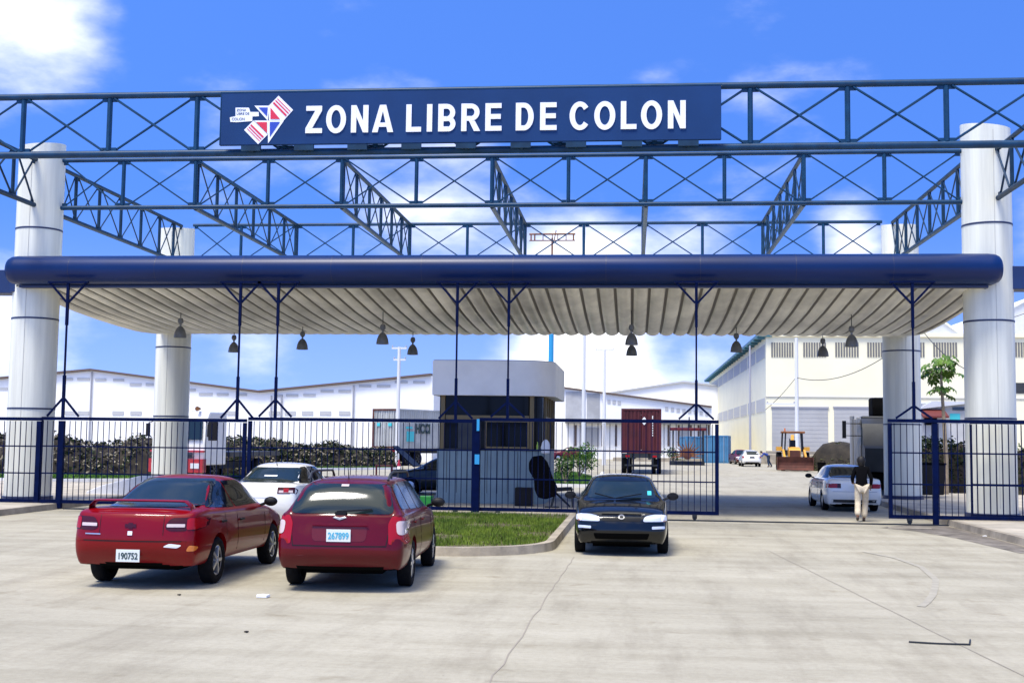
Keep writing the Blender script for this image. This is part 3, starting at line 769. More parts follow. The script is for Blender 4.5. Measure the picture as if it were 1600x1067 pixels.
    both = lambda nm, pts, mt, **k: [decal(nm, pts, v, mt, **k) for v in 'RL']
    def mir(nm, pts, v, mt, **k):
        return [decal(nm, pts, v, mt, **k), decal(nm, [(-x, y) for x, y in pts][::-1], v, mt, **k)]
    sp['detail'](t, decal, both, mir, bvh, sp)
    # wheels
    for y in (yf, yr):
        for s_ in (-1, 1): wheel(t, s_*(W2-.105), y, wr, .19, sp.get('spokes', 7), sp.get('rimmat', 'rim'), s_, sp.get('cover', False))
    # mirrors
    if sp.get('mirror'):
        my, mz = sp['mirror']
        for s_ in (-1, 1):
            b = MB(); b.lathe([(0, -.05), (.05, -.045), (.078, -.02), (.085, .01), (.075, .03), (0, .032)], axis='Y', n=14)
            b.v = [Vector((v.x*1.25, v.y, v.z*.85)) for v in b.v]
            b.tube((-s_*.06, .0, -.02), (-s_*.17, .04, -.06), .022, n=6)
            b.v = [v+Vector((s_*(W2+.10), my, mz)) for v in b.v]
            b.build('door_mirror', sp.get('mirmat', 'black_plastic'), t, True, 60)
    # underbody
    b = MB(); b.bx((-W2+.34, -Lh+.35, zb_-.06), (W2-.34, Lh-.4, zb_+.03)); b.build('underbody', 'under', t)
    b = MB(); b.tube((-W2+.1, yr, wr), (W2-.1, yr, wr), .035, n=8); b.build('rear_axle', 'under', t)
    return t
def strip2(a, b, wd):
    a = Vector(a); b = Vector(b); d = (b-a).normalized(); s_ = Vector((-d.y, d.x))*wd/2
    return [a-s_, b-s_, b+s_, a+s_]
def handle(t, sp, y, z, mt='black_plastic'):
    for s_ in (-1, 1):
        b = MB(); x = s_*(sp['W']/2-.002); b.bx((x-.012, y-.08, z-.014), (x+.018, y+.08, z+.014)); bevel(b.build('door_handle', mt, t), .006, 1)
def plate(t, y, z, txt, mt, ink, tilt=0, x=0, bvh=None):
    if bvh:
        ys = [bvh.ray_cast(Vector((x+a, -6, z+b)), Vector((0, 1, 0)))[0] for a in (-.15, 0, .15) for b in (-.07, .07)]; y = min(q.y for q in ys if q)-.004
    s_ = -1 if y < 0 else 1
    b = MB().bx((x-.155, y-.006, z-.078), (x+.155, y+.006, z+.078)).build('number_plate', mt, t)
    text(txt, 'plate_text', ink, b, (x-.135 if s_ < 0 else x+.135, y+s_*.009, z-.042), .115, (PI/2, 0, 0 if s_ < 0 else PI), .002, .78)
def sedan_detail(win, rear, front, extra=None, seams=()):
    def f(t, decal, both, mir, bvh, sp):
        g = sp.get('glass', 'car_glass')
        for pts in win: both('side_window', pts, sp.get('sideglass', g), rnd=.05)
        decal('rear_window', rear, 'B', g, rnd=.08, rings_=8)
        decal('windscreen', front, 'F', g, rnd=.08, rings_=8)
        for a, b in seams: both('door_seam', strip2(a, b, .012), 'black_plastic', off=.003, rings_=1)
        if extra: extra(t, decal, both, mir, bvh, sp)
    return f

# --- red four door saloon with boot spoiler
def red_extra(t, decal, both, mir, bvh, sp):
    mir('tail_lamp', [(.43, .80), (.50, .92), (.78, .93), (.83, .88), (.82, .76), (.50, .755)], 'B', 'tail_dark', rnd=.05)
    mir('reversing_lamp', [(.46, .805), (.46, .845), (.68, .845), (.68, .805)], 'B', 'tail_clear', off=.012, rnd=.01, rings_=2)
    mir('outer_lamp', [(.70, .77), (.70, .92), (.79, .92), (.82, .88), (.81, .78)], 'B', 'tail_red', off=.010, rnd=.03); both('tail_lamp_side', [(-2.03, .78), (-2.05, .93), (-1.78, .92), (-1.80, .80)], 'tail_red', rnd=.04)
    decal('bumper_line', strip2((-.80, .625), (.80, .625), .014), 'B', 'black_plastic', off=.003)
    decal('boot_seam', strip2((-.42, .70), (-.42, .98), .008), 'B', 'black_plastic', off=.003); decal('boot_seam', strip2((.42, .70), (.42, .98), .008), 'B', 'black_plastic', off=.003)
    decal('emblem', [(-.075, .80), (-.03, .80), (-.03, .785), (.03, .785), (.03, .80), (.075, .80), (.075, .84), (.03, .84), (.03, .855), (-.03, .855), (-.03, .84), (-.075, .84)], 'B', 'tail_dark', off=.01)
    decal('boot_sticker', [(-.03, .70), (.03, .70), (.03, .75), (-.03, .75)], 'B', 'white', off=.01)
    decal('badge_lettering', [(-.62, .70), (-.40, .70), (-.40, .715), (-.62, .715)], 'B', 'rim', off=.01)
    decal('bumper_scuff', [(.42, .555), (.50, .60), (.66, .58), (.60, .54)], 'B', 'white', off=.006, rnd=.03)
    decal('bumper_scuff', [(.70, .50), (.74, .58), (.82, .56), (.80, .50)], 'B', 'amber', off=.006, rnd=.03)
    plate(t, -2.235, .44, '190752', 'plate_white', 'ink', x=-.02, bvh=bvh)
    s = MB(); pts = []; N = 22
    for i in range(N+1):
        u = -1+2*i/N; au = abs(u); x = .70*math.copysign(min(1, au*1.06), u); h = 1.125 if au < .80 else 1.125-.16*((au-.80)/.20)**1.5
        pts.append((x, -1.98-.01*(1-au), h, .15 if au < .8 else .15+.09*(au-.8)/.2, .03))
    n4 = 8
    for (x, y, z, wd, th) in pts:
        for j in range(n4):
            a_ = 2*PI*j/n4; s.v.append(Vector((x, y+wd/2*math.cos(a_)+(1.125-z)*.5, z+th*.6*math.sin(a_))))
    for k in range(N):
        for j in range(n4): s.f.append((k*n4+j, k*n4+(j+1) % n4, (k+1)*n4+(j+1) % n4, (k+1)*n4+j))
    s.f += [tuple(range(n4)), tuple(range(N*n4, (N+1)*n4))]
    s.build('spoiler', 'red_paint', t, True, 60)
    both('front_lamp', [(1.9, .62), (1.9, .72), (2.1, .70), (2.1, .62)], 'head_clear', rnd=.03)
    mir('headlamp', [(.42, .62), (.42, .70), (.74, .73), (.76, .63)], 'F', 'head_clear', rnd=.03)
    handle(t, sp, -.33, .80); handle(t, sp, -1.13, .82)
SED = dict(L=4.5, W=1.69, paint='red_paint', clear=.29, axf=1.33, axr=-1.31, wr=.31, bulge=.12, spokes=5, sideglass='tint_glass',
    st=[(-2.16, .96, None, .93, .03), (-2.10, .98, None, .965, .04), (-1.95, 1.0, None, .985, .05), (-1.58, 1.0, None, 1.0, .055), (-1.42, .975, 1.055, 1.0, .62),
        (-.80, .965, 1.38, 1.0, .54), (-.35, .955, 1.43, 1.0, .55), (.25, .94, 1.41, 1.0, .55), (.55, .93, 1.345, 1.0, .56), (1.12, .90, .975, 1.0, .64),
        (1.3, .86, None, .99, .06), (1.75, .78, None, .96, .06), (2.05, .70, None, .90, .04), (2.15, .66, None, .84, .02)],
    rear=[.05, .05, .03, -.05, -.06, -.01, .03, .05, .06, .06, .06], front=[-.06, -.06, -.03, .04, .03, 0, -.05, -.1, -.12, -.14, -.16], mirror=(.72, 1.0),
    detail=sedan_detail([[(-1.36, 1.01), (-.74, 1.33), (-.52, 1.345), (-.50, .985), (-.80, .99)], [(-.47, .985), (-.49, 1.345), (.22, 1.335), (.82, .985)]],
        [(-.67, 1.04), (-.51, 1.375), (.51, 1.375), (.67, 1.04)], [(-.63, .97), (-.52, 1.33), (.52, 1.33), (.63, .97)], red_extra,
        [((-.49, .95), (-.49, .30)), ((.86, .92), (.80, .32)), ((-1.02, .94), (-.98, .62))]))
rx = (P(322, 905, -16.47).x+P(163, 905, -16.5).x)/2
car('saloon_car', 'shiny red four-door saloon with boot spoiler, parked nose to the gate at left', SED, (rx+.01, -15.14, 0), R(.6))

# --- maroon estate
def wag_extra(t, decal, both, mir, bvh, sp):
    mir('tail_lamp', [(.63, .62), (.615, .88), (.66, .98), (.80, .96), (.85, .62)], 'B', 'tail_red', rnd=.03)
    mir('indicator', [(.73, .74), (.71, .90), (.76, .92), (.84, .90), (.84, .74)], 'B', 'tail_clear', rnd=.05, off=.012)
    both('tail_lamp_side', [(-2.12, .66), (-2.12, .92), (-1.93, .96), (-1.95, .70)], 'tail_red', rnd=.03)
    both('indicator_side', [(-2.09, .76), (-2.08, .88), (-1.98, .88), (-1.99, .76)], 'tail_clear', rnd=.03, off=.012)
    decal('tailgate_seam', strip2((-.60, .60), (.60, .60), .014), 'B', 'black_plastic', off=.003)
    for s_ in (-1, 1): decal('tailgate_seam', strip2((s_*.60, .60), (s_*.66, .98), .012), 'B', 'black_plastic', off=.003)
    decal('plate_recess', [(-.34, .66), (-.36, .84), (.36, .84), (.34, .66)], 'B', 'dark_red_paint', off=.004, rnd=.06)
    decal('tailgate_handle', strip2((-.36, .87), (.36, .87), .035), 'B', 'maroon_paint', off=.03)
    decal('emblem', [(-.09, .955), (0, .925), (.09, .955), (.06, .975), (0, .955), (-.06, .975)], 'B', 'chrome', off=.01)
    decal('high_brake_lamp', [(-.05, 1.335), (.05, 1.335), (.05, 1.36), (-.05, 1.36)], 'B', 'tail_clear', off=.012)
    plate(t, -2.255, .735, '267899', 'plate_white', 'plate_blue', bvh=bvh)
    w_ = MB(); w_.bar((-.05, -2.17, 1.03), (.40, -2.13, 1.06), .02, .02); w_.box((0, -2.15, 1.0), (.14, .08, .05)); w_.build('rear_wiper', 'black_plastic', t)
    for s_ in (-1, 1):
        b = MB(); pts = [(s_*.53, -1.65, 1.42), (s_*.535, -1.48, 1.50), (s_*.54, -1.2, 1.525), (s_*.55, .1, 1.50), (s_*.55, .25, 1.42)]
        b.path(pts, .016, 8); b.tube((s_*.54, -.8, 1.43), (s_*.54, -.8, 1.515), .014); b.tube((s_*.54, -1.42, 1.43), (s_*.54, -1.42, 1.505), .014); b.build('roof_rail', 'truck_grey', t, True)
    MB().tube((0, -1.62, 1.43), (0, -1.72, 1.60), .008, .004, n=6).build('antenna', 'black_plastic', t)
    mir('headlamp', [(.42, .62), (.42, .72), (.72, .76), (.76, .64)], 'F', 'head_clear', rnd=.03)
    handle(t, sp, -.30, .84, 'maroon_paint'); handle(t, sp, -1.12, .85, 'maroon_paint')
WAG = dict(L=4.5, W=1.70, paint='maroon_paint', clear=.28, axf=1.36, axr=-1.28, wr=.31, bulge=.12, cover=False, spokes=6, sideglass='car_glass',
    st=[(-2.13, .97, 1.02, .94, .60), (-2.08, .98, 1.10, .965, .60), (-1.95, .98, 1.30, .985, .575), (-1.80, .98, 1.40, 1.0, .56), (-1.5, .975, 1.44, 1.0, .56), (-.78, .965, 1.455, 1.0, .56), (-.1, .955, 1.445, 1.0, .56),
        (.3, .94, 1.41, 1.0, .56), (.6, .93, 1.33, 1.0, .57), (1.15, .90, .99, 1.0, .64), (1.35, .87, None, .99, .06), (1.75, .80, None, .96, .06), (2.05, .72, None, .90, .04), (2.15, .67, None, .84, .02)],
    rear=[.05, .05, .02, -.09, -.05, .02, .03, .04, .05, .06, .06], front=[-.06, -.06, -.03, .04, .03, 0, -.05, -.1, -.12, -.14, -.16], mirror=(.78, 1.02),
    detail=sedan_detail([[(-1.83, 1.05), (-1.62, 1.345), (-1.20, 1.36), (-1.20, 1.03)], [(-1.14, 1.02), (-1.14, 1.365), (-.48, 1.37), (-.46, .995)], [(-.40, .99), (-.43, 1.37), (.25, 1.345), (.84, .98)]],
        [(-.68, 1.00), (-.56, 1.37), (.56, 1.37), (.68, 1.00)], [(-.63, .98), (-.52, 1.36), (.52, 1.36), (.63, .98)], wag_extra,
        [((-.44, .96), (-.44, .30)), ((.88, .92), (.82, .32)), ((-1.16, .96), (-1.02, .62))]))
wx = (P(465, 905, -16.33).x+P(635, 905, -16.25).x)/2
car('estate_car', 'dark red estate car with roof rails, parked nose to the grass island', WAG, (wx-.09, -14.98, 0), R(3.2))

# --- black saloon facing the camera
def blk_extra(t, decal, both, mir, bvh, sp):
    mir('headlamp', [(.36, .60), (.40, .685), (.56, .715), (.74, .715), (.76, .60)], 'F', 'head_clear', rnd=.05)
    mir('indicator', [(.68, .60), (.68, .71), (.775, .70), (.785, .61)], 'F', 'white', off=.014, rnd=.02)
    both('corner_lamp', [(1.80, .60), (1.80, .71), (2.02, .70), (2.05, .60)], 'amber', rnd=.03)
    mir('fog_lamp', [(.52, .475), (.52, .52), (.74, .525), (.74, .48)], 'F', 'head_clear', off=.01, rnd=.015)
    decal('grille', [(-.33, .605), (-.33, .665), (.33, .665), (.33, .605)], 'F', 'black_plastic', off=.006, rnd=.02)
    decal('emblem', [(.055*math.cos(a*PI/6), .668+.034*math.sin(a*PI/6)) for a in range(12)], 'F', 'chrome', off=.016)
    decal('emblem_gap', [(.034*math.cos(a*PI/6), .668+.016*math.sin(a*PI/6)) for a in range(12)], 'F', 'black_plastic', off=.019)
    decal('lower_grille', [(-.45, .30), (-.48, .40), (.48, .40), (.45, .30)], 'F', 'under', off=.006, rnd=.02)
    decal('bonnet_seam', strip2((-.34, .715), (.34, .715), .012), 'F', 'under', off=.004)
    for s_ in (-1, 1):
        w_ = MB(); w_.bar((s_*.02+.12, 1.16, .955), (s_*.42+.06, 1.02, 1.03), .02, .02); w_.build('wiper', 'black_plastic', t)
    decal('windscreen_sticker', [(-.54, 1.0), (-.54, 1.07), (-.47, 1.07), (-.47, 1.0)], 'F', 'teal_mark', off=.01)
    decal('sun_strip', [(-.50, 1.235), (-.475, 1.29), (.475, 1.29), (.50, 1.235)], 'F', 'tint_glass', off=.009)
    mir('tail_lamp', [(.45, .76), (.45, .88), (.78, .88), (.80, .76)], 'B', 'tail_red', rnd=.03)
    handle(t, sp, -.33, .80); handle(t, sp, -1.13, .82)
BLK = dict(SED); BLK.update(L=4.3, W=1.68, paint='black_paint', clear=.2, axf=1.28, axr=-1.2, wr=.29, bulge=.13, spokes=5, cover=True, sideglass='car_glass', mirror=(.70, .98), rimmat='rim',
    st=[(-2.08, .92, None, .93, .03), (-2.02, .94, None, .965, .04), (-1.85, .955, None, .985, .05), (-1.55, .96, None, 1.0, .055), (-1.38, .955, 1.03, 1.0, .60),
        (-.78, .945, 1.325, 1.0, .53), (-.35, .935, 1.37, 1.0, .54), (.2, .93, 1.36, 1.0, .54), (.5, .92, 1.29, 1.0, .55), (1.05, .89, .955, 1.0, .62),
        (1.22, .85, None, .99, .06), (1.65, .79, None, .965, .06), (1.96, .715, None, .92, .04), (2.05, .68, None, .88, .02)],
    rear=[.05, .05, .03, -.05, -.06, -.01, .03, .05, .06, .06, .06], front=[-.06, -.06, -.02, .05, .05, 0, -.04, -.08, -.10, -.12, -.13],
    detail=sedan_detail([[(-1.30, .98), (-.70, 1.27), (-.50, 1.285), (-.48, .965), (-.78, .965)], [(-.44, .965), (-.46, 1.285), (.20, 1.27), (.75, .965)]],
        [(-.64, 1.0), (-.48, 1.30), (.48, 1.30), (.64, 1.0)], [(-.635, .95), (-.50, 1.29), (.50, 1.29), (.635, .95)], blk_extra,
        [((-.46, .95), (-.46, .30)), ((.80, .92), (.76, .32))]))
car('saloon_car', 'black saloon facing the camera beside the kerb before the open gate', BLK, (P(969, 865, -11.0).x, -9.25, 0), R(180.6))

# --- white saloons
def wht_extra(kind):
    def f(t, decal, both, mir, bvh, sp):
        if kind == 'back':
            mir('tail_lamp', [(.44, .82), (.44, .955), (.76, .955), (.80, .90), (.80, .82)], 'B', 'tail_dark', rnd=.012)
            mir('lamp_band', strip2((.47, .865), (.74, .865), .05), 'B', 'tail_clear', off=.012); mir('lamp_lens', strip2((.56, .89), (.66, .89), .08), 'B', 'tail_red', off=.014)
            decal('high_brake_lamp', [(-.14, 1.135), (.14, 1.135), (.14, 1.16), (-.14, 1.16)], 'B', 'white', off=.012)
            decal('boot_crease', strip2((-.40, .74), (.40, .74), .01), 'B', 'pipe', off=.004)
            MB().tube((0, -.82, 1.36), (0, -.86, 1.42), .012, .006).build('antenna', 'black_plastic', t)
        else:
            mir('tail_lamp', [(.40, .70), (.40, .83), (.76, .83), (.79, .70)], 'B', 'tail_red', rnd=.01)
            mir('indicator', [(.40, .70), (.40, .83), (.50, .83), (.50, .70)], 'B', 'tail_dark', off=.012)
            both('tail_lamp_side', [(-2.05, .70), (-2.05, .83), (-1.93, .83), (-1.93, .70)], 'tail_red')
            decal('bumper_gap', strip2((-.78, .60), (.78, .60), .014), 'B', 'pipe', off=.004)
            decal('bumper_lower', [(-.76, .28), (-.76, .37), (.76, .37), (.76, .28)], 'B', 'truck_grey', off=.004)
            decal('number_plate', [(-.15, .66), (-.15, .78), (.15, .78), (.15, .66)], 'B', 'plate_white', off=.012)
        mir('headlamp', [(.42, .60), (.42, .70), (.74, .71), (.76, .62)], 'F', 'head_clear', rnd=.03)
        handle(t, sp, -.33, .80, 'black_plastic'); handle(t, sp, -1.13, .82, 'black_plastic')
    return f
WB = dict(SED); WB.update(paint='white_paint', sideglass='tint_glass', cover=True, detail=sedan_detail([[(-1.36, 1.01), (-.74, 1.33), (-.52, 1.345), (-.50, .985), (-.80, .99)], [(-.47, .985), (-.49, 1.345), (.22, 1.335), (.82, .985)]],
        [(-.64, 1.04), (-.52, 1.32), (.52, 1.32), (.64, 1.04)], [(-.63, .97), (-.52, 1.30), (.52, 1.30), (.63, .97)], wht_extra('back'), [((-.49, .95), (-.49, .30))]))
car('saloon_car', 'white saloon between the red saloon and the maroon estate', WB, (P(413, 770, -8.3).x-.2, -5.95, 0), R(0), 'white saloon cars')
WR = dict(BLK); WR.update(W=1.64, L=4.2, paint='white_paint', cover=True, mirmat='black_plastic', sideglass='car_glass',
    detail=sedan_detail([[(-1.30, .98), (-.78, 1.27), (-.50, 1.285), (-.48, .965), (-.78, .965)], [(-.44, .965), (-.46, 1.285), (.20, 1.27), (.75, .965)]],
        [(-.60, .99), (-.50, 1.29), (.50, 1.29), (.60, .99)], [(-.60, .95), (-.50, 1.29), (.50, 1.29), (.60, .95)], wht_extra('right'), [((-.46, .95), (-.46, .30)), ((.80, .92), (.76, .32)), ((-1.12, .94), (-1.02, .6))]))
car('saloon_car', 'white saloon with square red lamps standing under the canopy at right', WR, (6.46, 6.1, 0), R(0), 'white saloon cars')
# --- far white hatchback
def hat_extra(t, decal, both, mir, bvh, sp):
    mir('tail_lamp', [(.66, .70), (.66, .92), (.78, .92), (.80, .70)], 'B', 'tail_red', rnd=.02)
    decal('bumper_strip', [(-.74, .30), (-.76, .40), (.76, .40), (.74, .30)], 'B', 'black_plastic', off=.006)
    decal('number_plate', [(-.22, .72), (-.17, .86), (.17, .86), (.22, .72)], 'B', 'truck_grey', off=.012)
HAT = dict(WAG); HAT.update(W=1.62, L=3.9, paint='white_paint', axf=1.15, axr=-1.05, wr=.28, cover=True, sub=1, mirror=(.6, 1.0),
    st=[(-1.83, .95, 1.0, .93, .56), (-1.75, .96, 1.12, .97, .56), (-1.5, .96, 1.34, 1.0, .53), (-1.2, .955, 1.40, 1.0, .53), (-.3, .95, 1.42, 1.0, .53), (.2, .94, 1.38, 1.0, .53), (.9, .90, .97, 1.0, .60), (1.2, .85, None, .99, .05), (1.7, .74, None, .93, .05), (1.9, .66, None, .86, .03)],
    detail=sedan_detail([[(-1.35, 1.05), (-1.25, 1.31), (-.42, 1.34), (-.40, 1.0)], [(-.34, .99), (-.36, 1.34), (.1, 1.31), (.62, .98)]],
        [(-.58, 1.00), (-.48, 1.32), (.48, 1.32), (.58, 1.00)], [(-.55, .98), (-.48, 1.32), (.48, 1.32), (.55, .98)], hat_extra))
car('hatchback', 'small white hatchback far down the road, man leaning in beside it', HAT, (9.95, 73.3, 0), R(1))
MR = dict(BLK); MR.update(paint='dark_red_paint', sub=1)
car('saloon_car', 'dark red car behind the far white hatchback, by the blue containers', MR, (10.15, 84, 0), R(186), 'dark red cars far down the yard')
RD = dict(BLK); RD.update(paint='dark_red_paint', sub=1)
for x, y, a, lab in ((-6.3, 92, 95, 'red car far behind the bushes, left of the maroon container'), (-9.6, 96, 80, 'red car farthest left behind the bushes, by the far pole')):
    car('saloon_car', lab, RD, (x, y, 0), R(a), 'dark red cars far down the yard')
# --- dark car with raised bonnet behind the wagon
def dk_extra(t, decal, both, mir, bvh, sp):
    b = MB(); b.prism([(-.68, 1.16, 1.0), (.68, 1.16, 1.0), (.62, 1.75, 1.52), (.50, 1.98, 1.72), (-.50, 1.98, 1.72), (-.62, 1.75, 1.52)], None, (0, .02, -.03)); b.build('raised_bonnet', 'black_plastic', t)
    MB().bx((-.62, 1.25, .70), (.62, 1.95, .86)).build('engine_bay', 'under', t)
    MB().tube((.55, 1.9, .8), (.55, 1.72, 1.48), .01).build('bonnet_stay', 'black_plastic', t)
DK = dict(BLK); DK.update(paint='dark_green_paint', detail=sedan_detail([[(-1.30, .98), (-.70, 1.27), (-.50, 1.285), (-.48, .965), (-.78, .965)], [(-.44, .965), (-.46, 1.285), (.20, 1.27), (.75, .965)]],
        [(-.64, 1.0), (-.48, 1.30), (.48, 1.30), (.64, 1.0)], [(-.61, .95), (-.50, 1.29), (.50, 1.29), (.61, .95)], dk_extra))
dk = car('saloon_car', 'dark car with its bonnet raised, behind the gate left of the booth', DK, (P(612, 730, 11.3).x+2.1, 11.3, 0), R(90))

# ================================================================== BUILDINGS
def vs_on(pts, Y): return [P(x, y, Y) for x, y in pts]
def booth():
    t = empty('guard_booth', 'guard booth with rounded pale metal roof band, blue grey walls and tan windows', 'booth', (-4, 2.7, 0))
    t.location = (0, 0, 0)
    xa, xb, ya, yb = -5.87, -2.28, 2.7, 8.0
    def outline(xa, xb, ya, yb, r, n=10):
        o = [(xa, yb), (xa, ya)]+[(xb-r+r*math.cos(R(-90+90*i/n)), ya+r+r*math.sin(R(-90+90*i/n))) for i in range(n+1)]+[(xb, yb)]; return o
    def wallring(o, z0, z1, nm, mt, th=.05):
        mb = MB(); n = len(o); vs = [(x, y, z0) for x, y in o]+[(x, y, z1) for x, y in o]
        mb.add(vs, [(i, (i+1) % n, n+(i+1) % n, n+i) for i in range(n)]+[tuple(range(n-1, -1, -1)), tuple(range(n, 2*n))]); return mb.build(nm, mt, t, True, 25)
    wallring(outline(xa, xb, ya, yb, 1.0), 3.27, 4.28, 'roof_band', 'booth_top')
    wallring(outline(xa+.03, xb-.03, ya+.03, yb-.03, 1.0), 4.28, 4.31, 'roof_top', 'roof_sheet')
    wa, wb, wy = xa+.12, xb-.30, ya+.28
    wallring(outline(wa, wb, wy, yb-.2, .55), .12, .42, 'plinth', 'booth_wall')
    wallring(outline(wa+.01, wb-.01, wy+.01, yb-.2, .55), .42, 1.68, 'lower_wall', 'booth_wall')
    wallring(outline(wa+.06, wb-.06, wy+.06, yb-.25, .55), 1.68, 3.27, 'glazing', 'booth_glass')
    wallring(outline(wa-.005, wb+.005, wy-.005, yb-.19, .55), 1.66, 1.71, 'sill', 'truck_grey')
    # wall joints
    m_ = MB()
    x = wa+.3
    while x < wb-.55: m_.bx((x-.006, wy-.002, .42), (x+.006, wy+.02, 1.65)); x += .3
    m_.build('wall_seam', 'truck_grey', t)
    # tan frames on the front
    def fr(x0, x1, z0, z1, w_=.07, y=None):
        y = wy-.02 if y is None else y; b = MB()
        b.bx((x0, y, z0), (x0+w_, y+.1, z1)); b.bx((x1-w_, y, z0), (x1, y+.1, z1)); b.bx((x0+w_, y, z0), (x1-w_, y+.1, z0+w_)); b.bx((x0+w_, y, z1-w_), (x1-w_, y+.1, z1)); b.build('window_frame', 'tan_frame', t)
    xs = [P(q, 660, wy).x for q in (690, 756, 826, 837, 850)]
    for q in (692, 831): 
        X = P(q, 650, wy).x; MB().bx((X-.06, wy-.025, 1.71), (X+.06, wy+.08, 3.27)).build('window_post', 'tan_frame', t)
    z2 = 2.62
    MB().bx((P(694, 650, wy).x+.05, wy-.022, z2-.05), (P(829, 650, wy).x-.05, wy+.07, z2+.07)).build('window_transom', 'tan_frame', t)
    fr(P(758, 650, wy).x, P(827, 650, wy).x, 1.73, z2-.07, .05)
    b = MB(); b.bx((P(716, 650, wy).x, wy+.01, 1.72), (P(752, 650, wy).x, wy+.05, 2.5)); b.build('curtain', 'truck_grey', t)
    for y in (wy+.72, wy+1.5, wy+2.6, wy+3.7, yb-.35): MB().bx((wb-.08, y-.04, 1.71), (wb+.01, y+.04, 3.27)).build('window_post', 'tan_frame', t)
    MB().bx((wb-.07, wy+.6, 2.6), (wb+.005, yb-.3, 2.68)).build('window_transom', 'tan_frame', t)
booth()

def rects_on(t, nm, mt, lst, Y, dy=-.06, z=None):
    for (x0, y0, x1, y1) in lst:
        a = P(x0, y0, Y); b = P(x1, y1, Y); MB().bx((a.x, Y+dy, b.z), (b.x, Y+.02, a.z)).build(nm, mt, t)
def facade(name, label, cat, top, Y, depth, wallmat, edgemat, zb=0, th=.2):
    t = empty(name, label, cat, (0, Y, 0)); t.location = (0, 0, 0)
    V = vs_on(top, Y); V.sort(key=lambda v: v.x)
    pts = [(v.x, Y, v.z) for v in V]+[(V[-1].x, Y, zb), (V[0].x, Y, zb)]
    MB().prism(pts, None, (0, depth, 0)).build('wall', wallmat, t)
    e = MB()
    for a, b in zip(V[:-1], V[1:]):
        e.prism([(a.x, Y-.35, a.z+.02), (b.x, Y-.35, b.z+.02), (b.x, Y-.35, b.z+th), (a.x, Y-.35, a.z+th)], None, (0, depth+.7, 0))
    e.build('roof', edgemat, t); return t
# left white warehouse
YL = 72
t = facade('warehouse', 'long white warehouse with shallow gables and grey vents behind the left gates', 'warehouse', [(-260, 622), (-60, 598), (143, 579.5), (405, 613.5), (674, 587)], YL, 60, 'wall_white', 'roof_edge')
lv = [(0, 605, 12, 609), (-40, 608, -20, 612), (100, 590, 114, 594), (121, 590, 140, 594), (149, 591, 166, 595), (177, 591.5, 194, 595.5), (203, 598.5, 221, 602.5), (228, 598.5, 240, 602.5), (295, 607, 306, 611), (311, 613.5, 332, 617.5), (339, 614, 357, 618), (370, 614.5, 386, 618.5),
      (429, 616, 442, 620), (447, 615.5, 466, 619.5), (474, 615, 493, 619), (501, 609, 521, 613), (529, 609, 548, 613), (561, 601, 580, 605), (589, 601, 610, 605), (617, 595, 637, 599), (645.5, 595, 664, 599)]
rects_on(t, 'vent', 'louvre', lv, YL)
rects_on(t, 'vent', 'louvre', [(x, 642, x+17, 648) for x in (102, 122, 176, 204, 300, 355, 420, 445, 472, 500, 530)], YL)
for x in (143.5, 425, 441, 553): 
    a = P(x, 600, YL); MB().tube((a.x, YL-.12, 0), (a.x, YL-.12, P(x, 581 if x < 200 else 618 if x < 500 else 602, YL).z), .07, n=6).build('downpipe', 'pipe', t)
MB().bx((P(674, 600, YL).x-.05, YL-.1, 0), (P(674, 600, YL).x+.25, YL+.1, P(674, 588, YL).z)).build('corner_strip', 'wall_white', t)
# distant gable
facade('warehouse', 'far white gabled warehouse rising behind the maroon container', 'warehouse', [(930, 619), (968, 612.5), (1068, 598), (1130, 605)], 170, 60, 'wall_white', 'louvre', th=.3)
# middle building
YM = 105
t = facade('warehouse', 'white loading warehouse with sloping roof and dark door bays right of the booth', 'warehouse', [(770, 592), (888, 608), (1112, 637)], YM, 40, 'wall_white', 'roof_edge', zb=0)
rects_on(t, 'stained_panel', 'wall_grey', [(884, 612, 909, 655), (917, 615, 937, 655)], YM)
rects_on(t, 'vent', 'louvre', [(x, 623+(x-940)*.126, x+5, 629+(x-940)*.126) for x in list(range(941, 968, 8))+list(range(1039, 1106, 9))], YM)
rects_on(t, 'canopy_band', 'louvre_dark', [(884, 658, 1110, 664)], YM, dy=-1.2)
for x in (898, 908, 940, 961, 1043, 1059, 1078, 1090, 1106): rects_on(t, 'door_post', 'roof_edge', [(x, 664, x+3, 697)], YM)
rects_on(t, 'loading_door', 'shutter', [(912, 668, 936, 697), (1063, 668, 1076, 697), (1093, 668, 1104, 697)], YM, dy=-.1)
